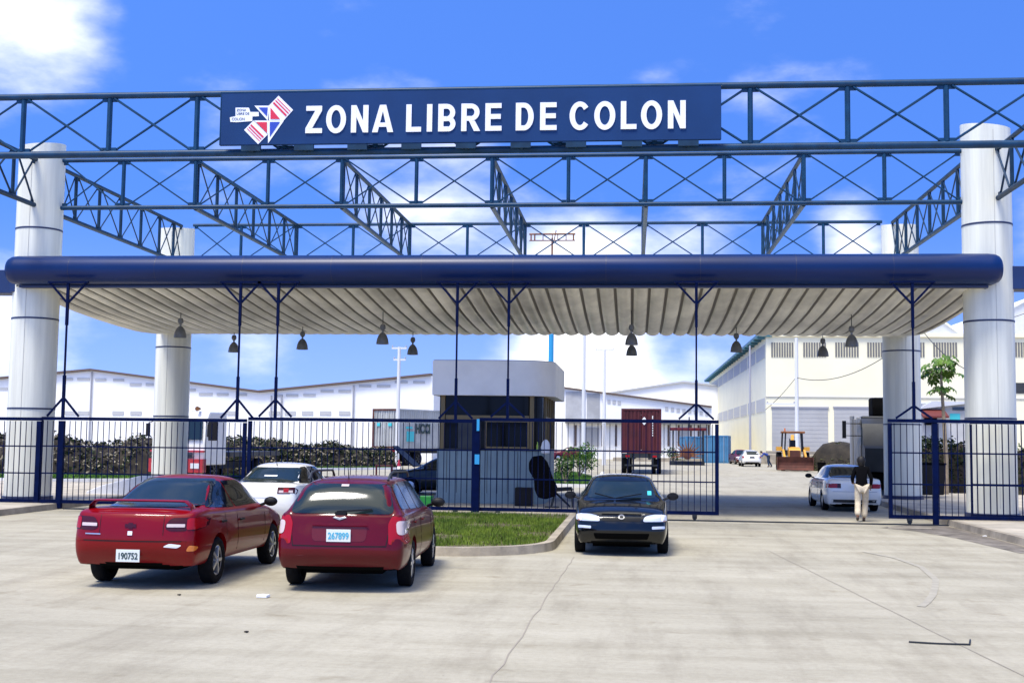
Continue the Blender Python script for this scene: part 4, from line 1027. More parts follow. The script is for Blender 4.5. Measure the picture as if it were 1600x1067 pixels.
# right cream warehouse, side wall running away to the left
YR = 97; XC = P(1197, 600, YR).x
def right_house():
    t = empty('warehouse', 'huge cream warehouse at right with shutters, louvred vents and teal eaves', 'warehouse', (0, 0, 0))
    zt_ = P(1240, 526, YR).z; xe = P(1680, 600, YR).x; yb = YR+96
    MB().bx((XC, YR, 0), (xe, yb, zt_)).build('wall', 'wall_cream', t)
    MB().bx((XC-.9, YR-.4, zt_-.05), (XC+.6, yb, zt_+.25)).build('eave', 'teal', t)
    MB().bx((XC+.6, YR-.25, zt_), (xe, YR+.5, zt_+.4)).build('parapet', 'wall_cream', t)
    for i in range(26): MB().bx((XC-1.0, YR+i*3.7, zt_-.28), (XC-.1, YR+i*3.7+.25, zt_-.06)).build('eave_bracket', 'teal', t)
    def louv(x0, x1, z0, z1, n, face='F'):
        b = MB()
        for i in range(n):
            f0 = x0+(x1-x0)*i/n; f1 = x0+(x1-x0)*(i+.62)/n
            if face == 'F': b.bx((f0, YR-.06, z0), (f1, YR+.02, z1))
            else: b.bx((XC-.06, f0, z0), (XC+.02, f1, z1))
        return b.build('louvre_vent', 'louvre_dark' if face == 'F' else 'louvre', t)
    for a, b in ((1205, 1241), (1255, 1292), (1305, 1343), (1355, 1393), (1408, 1446), (1458, 1497), (1586, 1625)):
        p_, q = P(a, 535, YR), P(b, 558, YR); louv(p_.x, q.x, q.z, p_.z, 9)
    z1, z0 = P(1195, 537, YR).z, P(1195, 558, YR).z
    for i in range(9): louv(YR+1+i*10.2, YR+1+i*10.2+9, z0, z1, 12, 'S')
    z1, z0 = P(1195, 621, YR).z, P(1195, 642, YR).z
    for i in range(9): louv(YR+1+i*10.2, YR+1+i*10.2+9, z0, z1, 12, 'S')
    for a, b in ((1206, 1294), (1303, 1385), (1394, 1476)):
        p_, q = P(a, 637, YR), P(b, 706, YR); o = MB(); n = 22
        for i in range(n):
            za = q.z+(p_.z-q.z)*i/n; zb_ = q.z+(p_.z-q.z)*(i+1)/n; o.bx((p_.x, YR-.05-.012*(i % 2), za), (q.x, YR+.02, zb_))
        o.build('roller_shutter', 'shutter', t)
        MB().bx((p_.x-.1, YR-.14, p_.z), (q.x+.1, YR+.02, p_.z+.16)).build('shutter_box', 'pipe', t)
    MB().bx((XC-.05, YR-.09, P(1200, 620, YR).z), (xe, YR+.02, P(1200, 619, YR).z)).build('wall_moulding', 'louvre', t)
    MB().bx((XC-.05, YR-.5, 0), (xe, YR-.01, P(1250, 705, YR).z)).build('loading_dock', 'kerb', t)
    rects_on(t, 'window', 'truck_grey', [(1587, 598, 1640, 615), (1436, 655, 1450, 668)], YR)
    # roof gables behind
    for pts in ([(1418, 527), (1436, 517), (1471, 502), (1498, 521), (1506, 527)], [(1515, 524), (1560, 494), (1600, 472), (1650, 452), (1700, 470)]):
        V = vs_on(pts, YR+5); q = [(v.x, YR+5, v.z) for v in V]+[(V[-1].x, YR+5, zt_-.3), (V[0].x, YR+5, zt_-.3)]
        MB().prism(q, None, (0, 60, 0)).build('roof_gable', 'roof_sheet', t)
        e = MB()
        for a, b in zip(V[:-1], V[1:]): e.prism([(a.x, YR+4.8, a.z), (b.x, YR+4.8, b.z), (b.x, YR+4.8, b.z+.2), (a.x, YR+4.8, a.z+.2)], None, (0, 60, 0))
        e.build('gable_trim', 'white', t)
right_house()
# small kiosk house with maroon awning behind the papaya
def kiosk():
    Y = 40; t = empty('kiosk', 'small grey kiosk with maroon awning behind the papaya tree', 'kiosk', (0, 0, 0))
    a, b = P(1441, 630, Y), P(1512, 700, Y)
    MB().bx((a.x, Y, 0), (b.x, Y+4, a.z)).build('wall', 'wall_grey', t)
    MB().prism([(a.x-.3, Y-.3, a.z-.35), (a.x+.5, Y-.3, a.z+.12), (b.x, Y-.3, a.z+.12), (b.x, Y-.3, a.z)], None, (0, 4.5, 0)).build('roof', 'roof_sheet', t)
    c_, d = P(1441, 638, Y-1), P(1468, 650, Y-1)
    MB().prism([(c_.x, Y, c_.z), (c_.x, Y-1.1, d.z), (c_.x, Y-1.1, d.z-.1), (c_.x, Y, c_.z-.1)], None, (d.x-c_.x+.5, 0, 0)).build('awning', 'awning', t)
    rects_on(t, 'window', 'dark_glass', [(1488, 636, 1507, 641)], Y); rects_on(t, 'mural_panel', 'teal_mark', [(1484, 646, 1500, 660)], Y, -.03)
    rects_on(t, 'opening', 'under', [(1444, 652, 1464, 664)], Y)
kiosk()
# raised verge before the far buildings
MB().bx((-2, 92, 0), (7.6, 96, .35)).build('verge', 'kerb')['kind'] = 'structure'
MB().bx((11, 86.5, 0), (60, 96, .9)).build('verge', 'kerb')['kind'] = 'structure'

# ================================================================== POLES, WIRES
def pole(label, x, y, Y, top, r, mt, arms=(), name='utility_pole', cat='pole', rt=None):
    a = P(x, y, Y); zt_ = P(x, top, Y).z; t = empty(name, label, cat, (a.x, Y, 0))
    MB().tube((0, 0, 0), (0, 0, zt_), r, rt or r*.7, n=12).build('shaft', mt, t, True)
    for (dx, z, ln) in arms:
        zz = P(x, z, Y).z; MB().bx((-ln/2+dx, -.06, zz-.06), (ln/2+dx, .06, zz+.06)).build('crossarm', mt, t)
        b = MB()
        for q in (-.45, .45): b.lathe([(0, 0), (.06, .02), (.05, .14), (0, .16)], c=(dx+q*ln, 0, zz+.06), n=8)
        b.build('insulator', 'pipe', t)
    return t
pole('white pole with two crossarms before the left white warehouse', 622, 640, 55, 542, .16, 'pole_white', ((0, 544, 1.1), (.05, 562, .9)))
pole('thick white pole rising right of the guard booth', 912, 640, 40, 500, .14, 'pole_white')
pole('thinner white pole with a thin crossarm, second right of the booth', 944, 640, 70, 546, .17, 'pole_white', ((0, 547, 1.6),))
pole('slim grey pole against the side wall of the cream warehouse', 1172, 640, 90, 540, .12, 'pipe')
pole('white concrete pole before the cream warehouse roller shutters', 1245, 640, 78, 528, .2, 'pole_white', ((-1.4, 631, 2.6),))
def light_mast():
    Y = 30; a = P(861, 560, Y); t = empty('floodlight_mast', 'tall light blue mast behind the booth carrying a brown floodlight rack', 'mast', (a.x, Y, 0))
    zt_ = P(862, 372, Y).z
    MB().tube((0, 0, 0), (0, 0, P(861, 480, Y).z), .17, .13, n=14).build('shaft', 'pole_blue', t, True)
    MB().tube((0, 0, P(861, 480, Y).z), (0, 0, zt_), .05, n=10).build('upper_shaft', 'rust', t, True)
    b = MB(); w_ = P(899, 370, Y).x-P(827, 370, Y).x; z0 = P(862, 376, Y).z; z1 = P(862, 366, Y).z
    b.tube((-w_/2, 0, z0), (w_/2, 0, z0), .03); b.tube((-w_/2, 0, z1), (w_/2, 0, z1), .045)
    for q in (-.46, -.38, -.2, .0, .12, .3, .46): b.tube((w_*q, 0, z0), (w_*q, 0, z1), .04 if abs(q) > .3 else .025)
    b.tube((.1, 0, z0), (.2, 0, z1+.2), .025); b.build('lamp_rack', 'rust', t)
light_mast()
def wire(label, a, b, sag, r=.03):
    a = Vector(a); b = Vector(b); pts = []
    for i in range(17):
        f = i/16; p_ = a.lerp(b, f); p_.z -= sag*4*f*(1-f); pts.append(p_)
    tag(MB().path(pts, r, 5).build('overhead_cable', 'cable'), label, 'cable', 'overhead cables at right')
wire('black cable sagging from the white pole up to the right behind the columns', P(1245, 590, 78), P(1400, 545, 60), 1.0)
wire('black cable dropping left from the white pole to the slim pole', P(1245, 588, 78), P(1196, 640, 90), .2, .025)
wire('thin cable crossing the cream wall right of the back right column', P(1440, 515, 70), P(1515, 580, 60), .4)
wire('thin cable high across the far right gable', P(1560, 500, 80), P(1640, 470, 80), .3)

# ================================================================== BANKS AND PLANTS
def bank(name, pts, hts, wid, mt, seed, kind='structure'):
    """rough ridge along plan points with heights"""
    rnd = random.Random(seed); vs = []; fs = []; nc = 9; rows = []
    for i in range(len(pts)-1):
        a, b = Vector((*pts[i], 0)), Vector((*pts[i+1], 0)); k = max(2, int((b-a).length/.5))
        for j in range(k):
            f = j/k; rows.append((a.lerp(b, f), (hts[i]+(hts[i+1]-hts[i])*f)*(1-.22*abs(math.sin(len(rows)*.37+seed)*math.sin(len(rows)*.13+seed*2))), (b-a).normalized()))
    rows.append((Vector((*pts[-1], 0)), hts[-1], rows[-1][2]))
    for p_, h, d in rows:
        s_ = Vector((-d.y, d.x, 0)); hh = h*rnd.uniform(.88, 1.08)
        for c_ in range(nc):
            u = -1+2*c_/(nc-1); z = hh*(1-abs(u)**2.6)+(rnd.uniform(-.22, .16) if abs(u) < .95 else 0)
            q = p_+s_*u*wid*rnd.uniform(.92, 1.08); vs.append((q.x, q.y, max(-.02, z) if abs(u) < .99 else -.03))
    for r_ in range(len(rows)-1):
        for c_ in range(nc-1): fs.append((r_*nc+c_, r_*nc+c_+1, (r_+1)*nc+c_+1, (r_+1)*nc+c_))
    o = meshobj(name, vs, fs, mt); o['kind'] = kind; return rows
def stuff_on(name, label, cat, rows, wid, n, size, mt, seed, zf=1.0, flat=False, front=None):
    rnd = random.Random(seed); vs, fs = [], []
    for _ in range(n):
        p_, h, d = rnd.choice(rows); s_ = Vector((-d.y, d.x, 0)); u = rnd.uniform(-1, 1)
        z = h*(1-abs(u)**2.6)*zf*rnd.uniform(.85, 1.1)+rnd.uniform(0, .1)
        v, f = leaves(p_+s_*u*wid+d*rnd.uniform(-.3, .3)+Vector((0, 0, z)), (.2, .2, .12), 3, size, rnd); k = len(vs); vs += v; fs += [tuple(i+k for i in q) for q in f]
    o = meshobj(name, vs, fs, mt); o['kind'] = 'stuff'; tag(o, label, cat)
rows = bank('earth_bank', [(-48, 24), (-30, 24), (-23.5, 25), (-19, 28)], [1.7, 1.9, 1.85, 1.6], 1.7, 'earth', 1)
stuff_on('scrub', 'dark scrub and weeds covering the rubble bank behind the left gates', 'scrub', rows, 1.8, 2300, .11, 'leaf_dark', 2)
stuff_on('rubble', 'pale rubble and litter strewn over the bank behind the left gates', 'rubble', rows, 1.9, 2600, .085, 'rubble', 5)
rows2 = bank('earth_bank', [(-30, 40), (-25, 43), (-20, 47), (-17, 50)], [1.6, 1.8, 1.6, 1.2], 1.6, 'earth', 4)
stuff_on('hedge', 'low dark scrubby hedge before the white warehouse, centre left', 'hedge', rows2, 1.8, 1700, .13, 'leaf_dark', 6)
stuff_on('rubble', 'pale stones among the low hedge before the white warehouse', 'rubble', rows2, 1.9, 1300, .10, 'rubble', 9)
def gstrip(label, pts, seed, n=5000, h=.16):
    rnd = random.Random(seed); vs, fs = [], []
    xs = [p_[0] for p_ in pts]; ys = [p_[1] for p_ in pts]
    def inside(x, y):
        c_ = False
        for i in range(len(pts)):
            x1, y1 = pts[i-1]; x2, y2 = pts[i]
            if (y1 > y) != (y2 > y) and x < (x2-x1)*(y-y1)/(y2-y1)+x1: c_ = not c_
        return c_
    while len(fs) < n:
        x, y = rnd.uniform(min(xs), max(xs)), rnd.uniform(min(ys), max(ys))
        if not inside(x, y): continue
        a = rnd.uniform(0, 6.28); wd = .035; k = len(vs); dx, dy = math.cos(a)*wd, math.sin(a)*wd
        vs += [(x-dx, y-dy, .02), (x+dx, y+dy, .02), (x+rnd.gauss(0, .05), y+rnd.gauss(0, .05), h*rnd.uniform(.5, 1.3))]; fs.append((k, k+1, k+2))
    meshobj('lawn_soil', [(x, y, .02) for x, y in pts], [tuple(range(len(pts)))], 'leaf')['kind'] = 'structure'
    o = meshobj('grass', vs, fs, 'leaf_bright'); o['kind'] = 'stuff'; tag(o, label, 'grass')
gstrip('strip of bright grass at the foot of the rubble bank', [(-45, 19.6), (-28, 19.6), (-21, 20.5), (-18, 25), (-19, 27), (-23, 23.2), (-30, 22.4), (-45, 22.4)], 1, 9000)
gstrip('rough grass bed with shrubs right of the booth', [(-4.8, 20.5), (-1.8, 20), (-2.2, 33), (-3.4, 41), (-7.2, 41)], 2, 9000, .18)
gstrip('grass along the foot of the low hedge', [(-29, 34), (-23, 38), (-16, 46), (-16, 49), (-23, 42), (-29, 38)], 3, 4000)
# kerb bands behind the gates
for nm, pts in (('kerb', [(-45, 16), (-24, 16), (-18, 20)]), ('kerb', [(-5.0, 20.0), (-1.5, 19.5), (-1.6, 26), (-1.8, 42)]), ('kerb', [(-29, 32), (-22, 37), (-15, 45)])):
    b = MB()
    for a, c_ in zip(pts[:-1], pts[1:]): b.bar((*a, .07), (*c_, .07), .18, .14)
    b.build(nm, 'concrete_white')['kind'] = 'structure'
b = MB(); b.add([(-5.0, 20.2, .03), (-2, 19.8, .03), (-2, 21.2, .03), (-5.2, 21.4, .03)], [(0, 1, 2, 3)]); b.build('bare_earth', mat('red_earth', (.24, .09, .04), .95, 0, .3, 2))['kind'] = 'structure'
def shrub(name, label, x, y, Y, w_, h, n, mt, size=.07, cat='shrub'):
    a = P(x, y, Y); t = empty(name, label, cat, (a.x, Y, 0)); rnd = random.Random(int(x)); vs, fs = [], []
    for _ in range(9):
        c_ = (rnd.uniform(-.5, .5)*w_, rnd.uniform(-.5, .5)*w_, h*rnd.uniform(.35, .8)); v, f = leaves(c_, (w_*.34, w_*.34, h*.3), n//9, size, rnd); k = len(vs); vs += v; fs += [tuple(i+k for i in q) for q in f]
    meshobj('foliage', vs, fs, mt, t); b = MB()
    for i in range(5): b.tube((0, 0, 0), (rnd.uniform(-.4, .4)*w_, rnd.uniform(-.4, .4)*w_, h*.6), .03, .012, n=5)
    b.build('stem', 'bark', t)
shrub('shrub', 'round bright green shrub on the grass right of the booth', 905, 700, 31, 1.5, 1.75, 1500, 'leaf_bright')
shrub('shrub', 'small dark shrub at the corner of the booth, left of the round shrub', 884, 715, 22, .7, 1.2, 400, 'leaf')
shrub('shrub', 'small shrub right of the maroon container trailer', 1052, 700, 80, 1.6, 1.6, 400, 'leaf', .1)
for (x, y, lab) in ((1449, 24, 'leafy weeds left of the papaya trunk, behind the right gate'), (1500, 25, 'leafy weeds right of the papaya trunk'), (1597, 22, 'tall brown-green weeds at the right edge')):
    shrub('weed_clump', lab, x, 700, y, 1.2, 2.0, 900, 'leaf', .07, 'weeds')
rows3 = bank('earth_bank', [(9.9, 17.5), (11.5, 17.8), (15, 17), (18, 17)], [1.5, 2.1, 2.0, 1.8], 1.3, 'earth', 11)
stuff_on('scrub', 'dark scrub on the mound behind the right gate', 'scrub', rows3, 1.4, 3200, .08, 'leaf_dark', 12)
def mound():
    a = P(1312, 700, 60); rnd = random.Random(5); t = empty('hay_mound', 'brown grassy spoil heap beside the shutters, left of the big truck', 'mound', (a.x, 60, 0))
    b = MB(); n = 24; pr = [(2.25, 0), (2.1, .7), (1.75, 1.5), (1.2, 1.95), (.5, 2.1), (0, 2.12)]; b.lathe(pr, n=n)
    b.v = [Vector((v.x*rnd.uniform(.93, 1.07), v.y*.8, v.z*rnd.uniform(.94, 1.04))) for v in b.v]; b.build('heap', 'earth', t, True)
    vs, fs = [], []
    for _ in range(1800):
        th = rnd.uniform(0, 6.28); k = rnd.uniform(0, 1); rr = 2.2*math.sqrt(max(.02, 1-k**1.6)); v, f = leaves((rr*math.cos(th), rr*.8*math.sin(th), 2.05*k), (.15, .15, .1), 3, .09, rnd); q = len(vs); vs += v; fs += [tuple(i+q for i in e) for e in f]
    meshobj('dry_grass', vs, fs, mat('dry_grass', (.10, .10, .035), .9, 0, 0, 2, c2=(.02, .03, .01)), t)
mound()
def papaya():
    Y = 15; a = P(1478, 745, Y); top = P(1470, 577, Y); t = empty('papaya_tree', 'papaya tree with two tiers of lobed leaves between the right columns', 'tree', (a.x, Y, 0)); rnd = random.Random(21)
    off = top.x-a.x; H = top.z
    pts = [(0, 0, 0), (.02, 0, H*.3), (off*.3, 0, H*.6), (off*.8, 0, H*.85), (off, 0, H)]
    b = MB()
    for (p_, q), (r1, r2) in zip(zip(pts[:-1], pts[1:]), ((.10, .085), (.085, .07), (.07, .055), (.055, .04))): b.tube(p_, q, r1, r2, n=10)
    b.build('trunk', 'bark', t, True)
    vs, fs = [], []; st = MB()
    def leaf(base, az, el, ln, sz):
        d = Vector((math.cos(az)*math.cos(el), math.sin(az)*math.cos(el), math.sin(el))); tip = Vector(base)+d*ln
        mid = Vector(base)+d*ln*.5+Vector((0, 0, .06)); st.tube(base, mid, .012, n=5); st.tube(mid, tip, .01, n=5)
        out = Vector((d.x, d.y, -.55+rnd.uniform(-.3, .2))).normalized(); side = out.cross(Vector((0, 0, 1))).normalized(); nrm_ = side.cross(out)
        for k in range(7):
            aa = R(-125+k*250/6); dr = (out*math.cos(aa)+side*math.sin(aa)).normalized(); l_ = sz*(1.0-.25*abs(k-3)/3)*rnd.uniform(.85, 1.1); pp = dr.cross(nrm_).normalized()*l_*.19
            e = tip+dr*l_-nrm_*l_*.25-Vector((0, 0, l_*.15)); m1 = tip+dr*l_*.55; i = len(vs)
            vs.extend([tip, m1+pp, m1+dr*.12*l_+pp*1.5, e, m1+dr*.12*l_-pp*1.5, m1-pp]); fs.append((i, i+1, i+2, i+3, i+4, i+5))
    for i in range(30):
        leaf((off, 0, H-rnd.uniform(-.05, .35)), i*2.4+rnd.uniform(-.2, .2), R(rnd.uniform(-20, 65)), rnd.uniform(.35, .85), rnd.uniform(.24, .36))
    for i in range(12):
        leaf((off*.85, 0, H*.84-rnd.uniform(0, .3)), i*2.4, R(rnd.uniform(-10, 50)), rnd.uniform(.2, .5), rnd.uniform(.18, .27))
    meshobj('leaf_crown', vs, fs, mat('papaya_leaf', (.12, .22, .02), .55, 0, 0, 3, c2=(.03, .09, .01), spec=.3), t); st.build('petioles', 'leaf_bright', t)
papaya()

# ================================================================== TRUCKS, CONTAINERS, MACHINES
def container(label, loc, rz, L_, mt, H=2.6, group=None, z=0, doors=True, extra=None):
    t = empty('shipping_container', label, 'container', (loc[0], loc[1], z), rz, group); W_ = 2.44
    b = MB(); n = int(L_/.28)
    for s_ in (-1, 1):
        pts = []
        for i in range(n):
            y0 = -L_/2+.1+(L_-.2)*i/n; dy = (L_-.2)/n
            pts += [(y0, 0), (y0+dy*.4, 0), (y0+dy*.5, .045), (y0+dy*.9, .045)]
        pts.append((L_/2-.1, 0)); vs = []
        for (y, o) in pts: x = s_*(W_/2-.02-o); vs += [(x, y, .12), (x, y, H-.1)]
        b.add(vs, [(2*i, 2*i+2, 2*i+3, 2*i+1) for i in range(len(pts)-1)])
    b.build('side_panel', mt, t)
    f = MB()
    for x in (-W_/2+.06, W_/2-.06):
        for y in (-L_/2+.06, L_/2-.06): f.bx((x-.06, y-.06, 0), (x+.06, y+.06, H))
    for z_ in (.06, H-.05):
        for x in (-W_/2+.05, W_/2-.05): f.bx((x-.045, -L_/2+.12, z_-.06), (x+.045, L_/2-.12, z_+.05))
        for y in (-L_/2+.05, L_/2-.05): f.bx((-W_/2+.12, y-.045, z_-.06), (W_/2-.12, y+.045, z_+.05))
    f.build('frame', mt, t); MB().bx((-W_/2+.1, -L_/2+.1, H-.06), (W_/2-.1, L_/2-.1, H-.03)).build('roof', mt, t)
    for s_ in (-1, 1):
        d = MB(); n = 5; x0 = .02 if s_ > 0 else -W_/2+.12
        for i in range(n):
            a = x0+(W_/2-.14)*i/n; d.bx((a, -L_/2+.03, .14), (a+(W_/2-.14)/n*.55, -L_/2+.1, H-.12)); d.bx((a+(W_/2-.14)/n*.55, -L_/2+.07, .14), (a+(W_/2-.14)/n, -L_/2+.1, H-.12))
        dd = d.build('door', mt, t)
        for q in (.3, .8): MB().tube((s_*q, -L_/2-.0, .1), (s_*q, -L_/2-.0, H-.08), .022, n=6).build('lock_rod', 'pipe' if mt != 'cont_maroon' else mt, dd)
    MB().bx((-W_/2+.12, L_/2-.08, .14), (W_/2-.12, L_/2-.05, H-.12)).build('end_panel', mt, t)
    if extra: extra(t, L_, W_, H)
    return t
def chassis(label, loc, rz, L_, z=1.25, group=None):
    t = empty('container_trailer', label, 'trailer', (*loc, 0), rz, group)
    for x in (-.5, .5): MB().bx((x-.08, -L_/2, z-.38), (x+.08, L_/2, z-.02)).build('beam', 'steel_dark', t)
    b = MB(); b.bx((-1.2, -L_/2, z-.28), (1.2, -L_/2+.14, z-.02)); b.bx((-1.2, L_/2-.14, z-.28), (1.2, L_/2, z-.02)); b.build('cross_member', 'steel_dark', t)
    b = MB(); b.bx((-1.0, -L_/2-.02, .5), (1.0, -L_/2+.06, .6)); b.bx((-.75, -L_/2-.01, .6), (-.68, -L_/2+.05, z-.28)); b.bx((.68, -L_/2-.01, .6), (.75, -L_/2+.05, z-.28)); b.build('rear_bumper', 'steel_dark', t)
    for y in (-L_/2+1.2, -L_/2+2.5):
        MB().tube((-1.1, y, .5), (1.1, y, .5), .07).build('axle', 'steel_dark', t)
        for s_ in (-1, 1):
            for o in (1.08, .75): wheel(t, s_*o, y, .5, .27, 5, 'truck_grey', s_)
    for s_ in (-1, 1): MB().bx((s_*.95-.25, -L_/2+.3, .35), (s_*.95+.25, -L_/2+.33, .95)).build('mud_flap', 'rubber', t)
    for x in (-.7, .7): MB().tube((x, L_/2-2.5, 0), (x, L_/2-2.5, z-.3), .06).build('landing_leg', 'steel_dark', t)
    b = MB(); b.bx((-.95, -L_/2-.035, z-.24), (-.7, -L_/2-.001, z-.12)); b.build('tail_lamp', 'tail_red', t); b = MB(); b.bx((.7, -L_/2-.035, z-.24), (.95, -L_/2-.001, z-.12)); b.build('tail_lamp', 'tail_red', t)
    return t
yc = 42.3; xc = P(1001.5, 700, yc).x; LC = 12.2
def mar_ex(t, L_, W_, H):
    b = MB(); b.prism([(.18, -L_/2-.01, 1.72), (.40, -L_/2-.01, 1.97), (.18, -L_/2-.01, 2.22), (-.04, -L_/2-.01, 1.97)], None, (0, .015, 0)); b.build('hazard_diamond', 'white', t)
    b = MB()
    for z in (1.05, 1.2, 1.35, 1.5, 1.65, 1.8, 1.95, 2.1, 2.2): b.bx((.66, -L_/2-.008, z), (.72, -L_/2+.02, z+.09))
    b.build('code_marking', 'paper', t)
chassis('dark container trailer with double wheels under the maroon container', (xc+.15, yc+LC/2), R(-1.3), LC, 1.28, 'container trailers')
container('maroon shipping container with a white diamond on its doors', (xc+.15, yc+LC/2), R(-1.3), LC-.05, 'cont_maroon', 2.72, 'shipping containers', 1.28, extra=mar_ex)
def gry_ex(t, L_, W_, H):
    for x in (-.6, .45):
        MB().bx((x-.17, -L_/2-.03, 1.62), (x+.17, -L_/2-.002, 1.85)).build('teal_logo', 'teal_mark', t)
    MB().bx((W_/2-.001, -L_/2+1.0, .5), (W_/2+.015, -L_/2+1.9, 1.25)).build('teal_logo', 'teal_mark', t)
    MB().bx((W_/2-.001, -L_/2+.9, 1.45), (W_/2+.015, -L_/2+1.7, 1.6)).build('teal_logo', 'teal_mark', t)
    text('HCCI', 'lettering', 'ink', t, (W_/2+.02, -L_/2+2.1, 1.15), .95, (PI/2, 0, PI/2), .05, .8)
    f_ = MB()
    for x in (-W_/2+.0, W_/2-.14): f_.bx((x, -L_/2-.02, 0), (x+.14, -L_/2-.001, H))
    f_.bx((-W_/2+.14, -L_/2-.02, H-.14), (W_/2-.14, -L_/2-.001, H)); f_.bx((-W_/2+.14, -L_/2-.02, 0), (W_/2-.14, -L_/2-.001, .14)); f_.build('door_frame', 'rusty_steel', t)
a = P(601, 700, 56); ang = R(-27)
cx, cy = a.x+6.1*math.sin(-ang), 56+6.1*math.cos(ang)
chassis('dark container trailer under the grey container, left of the booth', (cx, cy), ang, LC, 1.28, 'container trailers')
container('pale grey shipping container lettered HCCI on a trailer left of the booth', (cx, cy), ang, LC-.05, 'cont_grey', 2.9, 'shipping containers', 1.28, extra=gry_ex)
a = P(1124, 690, 88); container('blue shipping container on the ground, right one, beside the road', (a.x, 91), R(-7), 6.06, 'cont_blue', 2.7, 'shipping containers')
a = P(1088, 690, 92); container('blue shipping container on the ground, left one, behind the rusty auger', (a.x, 96), R(4), 6.06, 'cont_blue', 2.6, 'shipping containers')
# cab-over truck, white over red
def cabover():
    Y = 17.5; xa, xb = P(238, 700, Y).x, P(320, 700, Y).x; xm = (xa+xb)/2; W_ = 2.45; t = empty('lorry', 'white and red cab-over lorry facing the camera behind the back left column', 'lorry', (xm, Y, 0), R(-7), None)
    c_ = MB(); prof = [(0, .75), (-.06, 1.2), (-.02, 1.75), (.18, 2.75), (.35, 3.02), (2.0, 3.05), (2.0, .75)]
    c_.prism([(-W_/2, y, z) for y, z in prof], None, (W_, 0, 0)); bevel(c_.build('cab', 'truck_white', t), .06, 3)
    MB().prism([(-W_/2+.12, -.075, 1.83), (W_/2-.12, -.075, 1.83), (W_/2-.2, .11, 2.68), (-W_/2+.2, .11, 2.68)], None, (0, -.02, 0)).build('windscreen', 'car_glass', t)
    for s_ in (-1, 1): MB().bx((s_*(W_/2+.005)-.006, .25, 1.8), (s_*(W_/2+.005)+.006, 1.1, 2.6)).build('side_window', 'car_glass', t)
    MB().bx((-W_/2-.01, -.16, 1.30), (W_/2+.01, -.02, 1.38)).build('red_stripe', 'truck_red', t)
    MB().bx((-W_/2-.02, -.22, .45), (W_/2+.02, .1, 1.02)).build('bumper', 'truck_red', t)
    g = MB()
    for i in range(5): g.bx((-.7, -.12, 1.06+i*.045), (.7, -.075, 1.085+i*.045))
    g.build('grille', 'black_plastic', t)
    for s_ in (-1, 1):
        MB().bx((s_*.9-.2, -.245, .62), (s_*.9+.2, -.215, .84)).build('headlamp', 'head_clear', t)
        b = MB(); b.bx((s_*1.42-.09, -.08, 1.95), (s_*1.42+.09, -.02, 2.5)); b.bar((s_*1.2, .0, 2.6), (s_*1.42, -.05, 2.5), .03, .03); b.build('mirror', 'black_plastic', t)
    MB().bx((-.55, -.235, .68), (-.2, -.222, .78)).build('bumper_marking', 'paper', t); MB().bx((.1, -.235, .68), (.5, -.222, .78)).build('bumper_marking', 'paper', t)
    for x in (-.3, .75): b = MB(); b.lathe([(0, -.15), (.10, -.15), (.04, .12), (0, .12)], c=(x, .25, 3.14), axis='Y', n=12); b.build('horn', 'rust', t)
    MB().bar((.1, -.11, 1.45), (.75, -.02, 2.1), .025, .02).build('wiper', 'black_plastic', t)
    MB().bx((-.45, 1.0, .55), (.45, 7.5, .85)).build('chassis', 'steel_dark', t)
    for s_ in (-1, 1):
        for y in (1.0, 5.6): wheel(t, s_*1.05, y, .5, .3, 6, 'truck_grey', s_)
    MB().bx((-W_/2, 2.4, 1.1), (W_/2, 7.8, 1.3)).build('load_bed', 'truck_grey', t)
cabover()
def blacktruck():
    Y = 14.2; xm = P(1372, 700, Y).x; t = empty('lorry', 'big grey conventional lorry with black wind deflector behind the back right column', 'lorry', (xm, Y, 0), R(-6))
    bevel(MB().bx((-.6, 0, .95), (1.1, 2.2, 3.05)).build('sleeper', 'truck_grey', t), .06, 2)
    c_ = MB(); c_.prism([(-.62, -.1, 1.0), (-.62, -1.6, 1.0), (-.62, -1.9, 1.85), (-.62, -1.2, 1.95), (-.62, -.7, 2.75), (-.62, -.1, 2.95)], None, (1.65, 0, 0))
    cc = c_.build('cab', 'truck_grey', t)
    b = MB(); b.bx((-.78, -.25, 1.25), (-.62, -.0, 3.0)); b.bx((-.86, .05, 1.05), (-.62, .35, 2.95)); bevel(b.build('fuel_and_stack', 'chrome', t), .03, 2)
    MB().tube((-.9, .5, 1.0), (-.9, .5, 3.05), .085, n=12).build('exhaust_stack', 'chrome', t, True)
    bevel(MB().prism([(-.18, .1, 3.02), (-.18, .1, 3.4), (-.18, .3, 3.75), (-.18, 1.9, 3.8), (-.18, 1.9, 3.02)], None, (1.3, 0, 0)).build('wind_deflector', 'under', t), .1, 3)
    b = MB(); b.bx((-1.32, -.5, 2.2), (-1.18, -.42, 2.85)); b.bar((-1.18, -.46, 2.3), (-.65, -.3, 2.3), .03, .03); b.bar((-1.18, -.46, 2.75), (-.65, -.3, 2.75), .03, .03); b.build('mirror', 'black_plastic', t)
    MB().bx((-.65, -.62, 1.95), (-.6, -.15, 2.6)).build('side_window', 'car_glass', t)
    MB().bx((-.35, -1.6, .6), (.85, 6, .92)).build('chassis', 'under', t)
    for y in (-1.2, 3.6, 4.9):
        for s_ in (-.55, 1.0): wheel(t, s_, y, .5, .3, 6, 'truck_grey', -1 if s_ < 0 else 1)
    MB().bx((-.68, -.5, .5), (-.6, 1.8, .8)).build('step_board', 'steel_dark', t)
blacktruck()
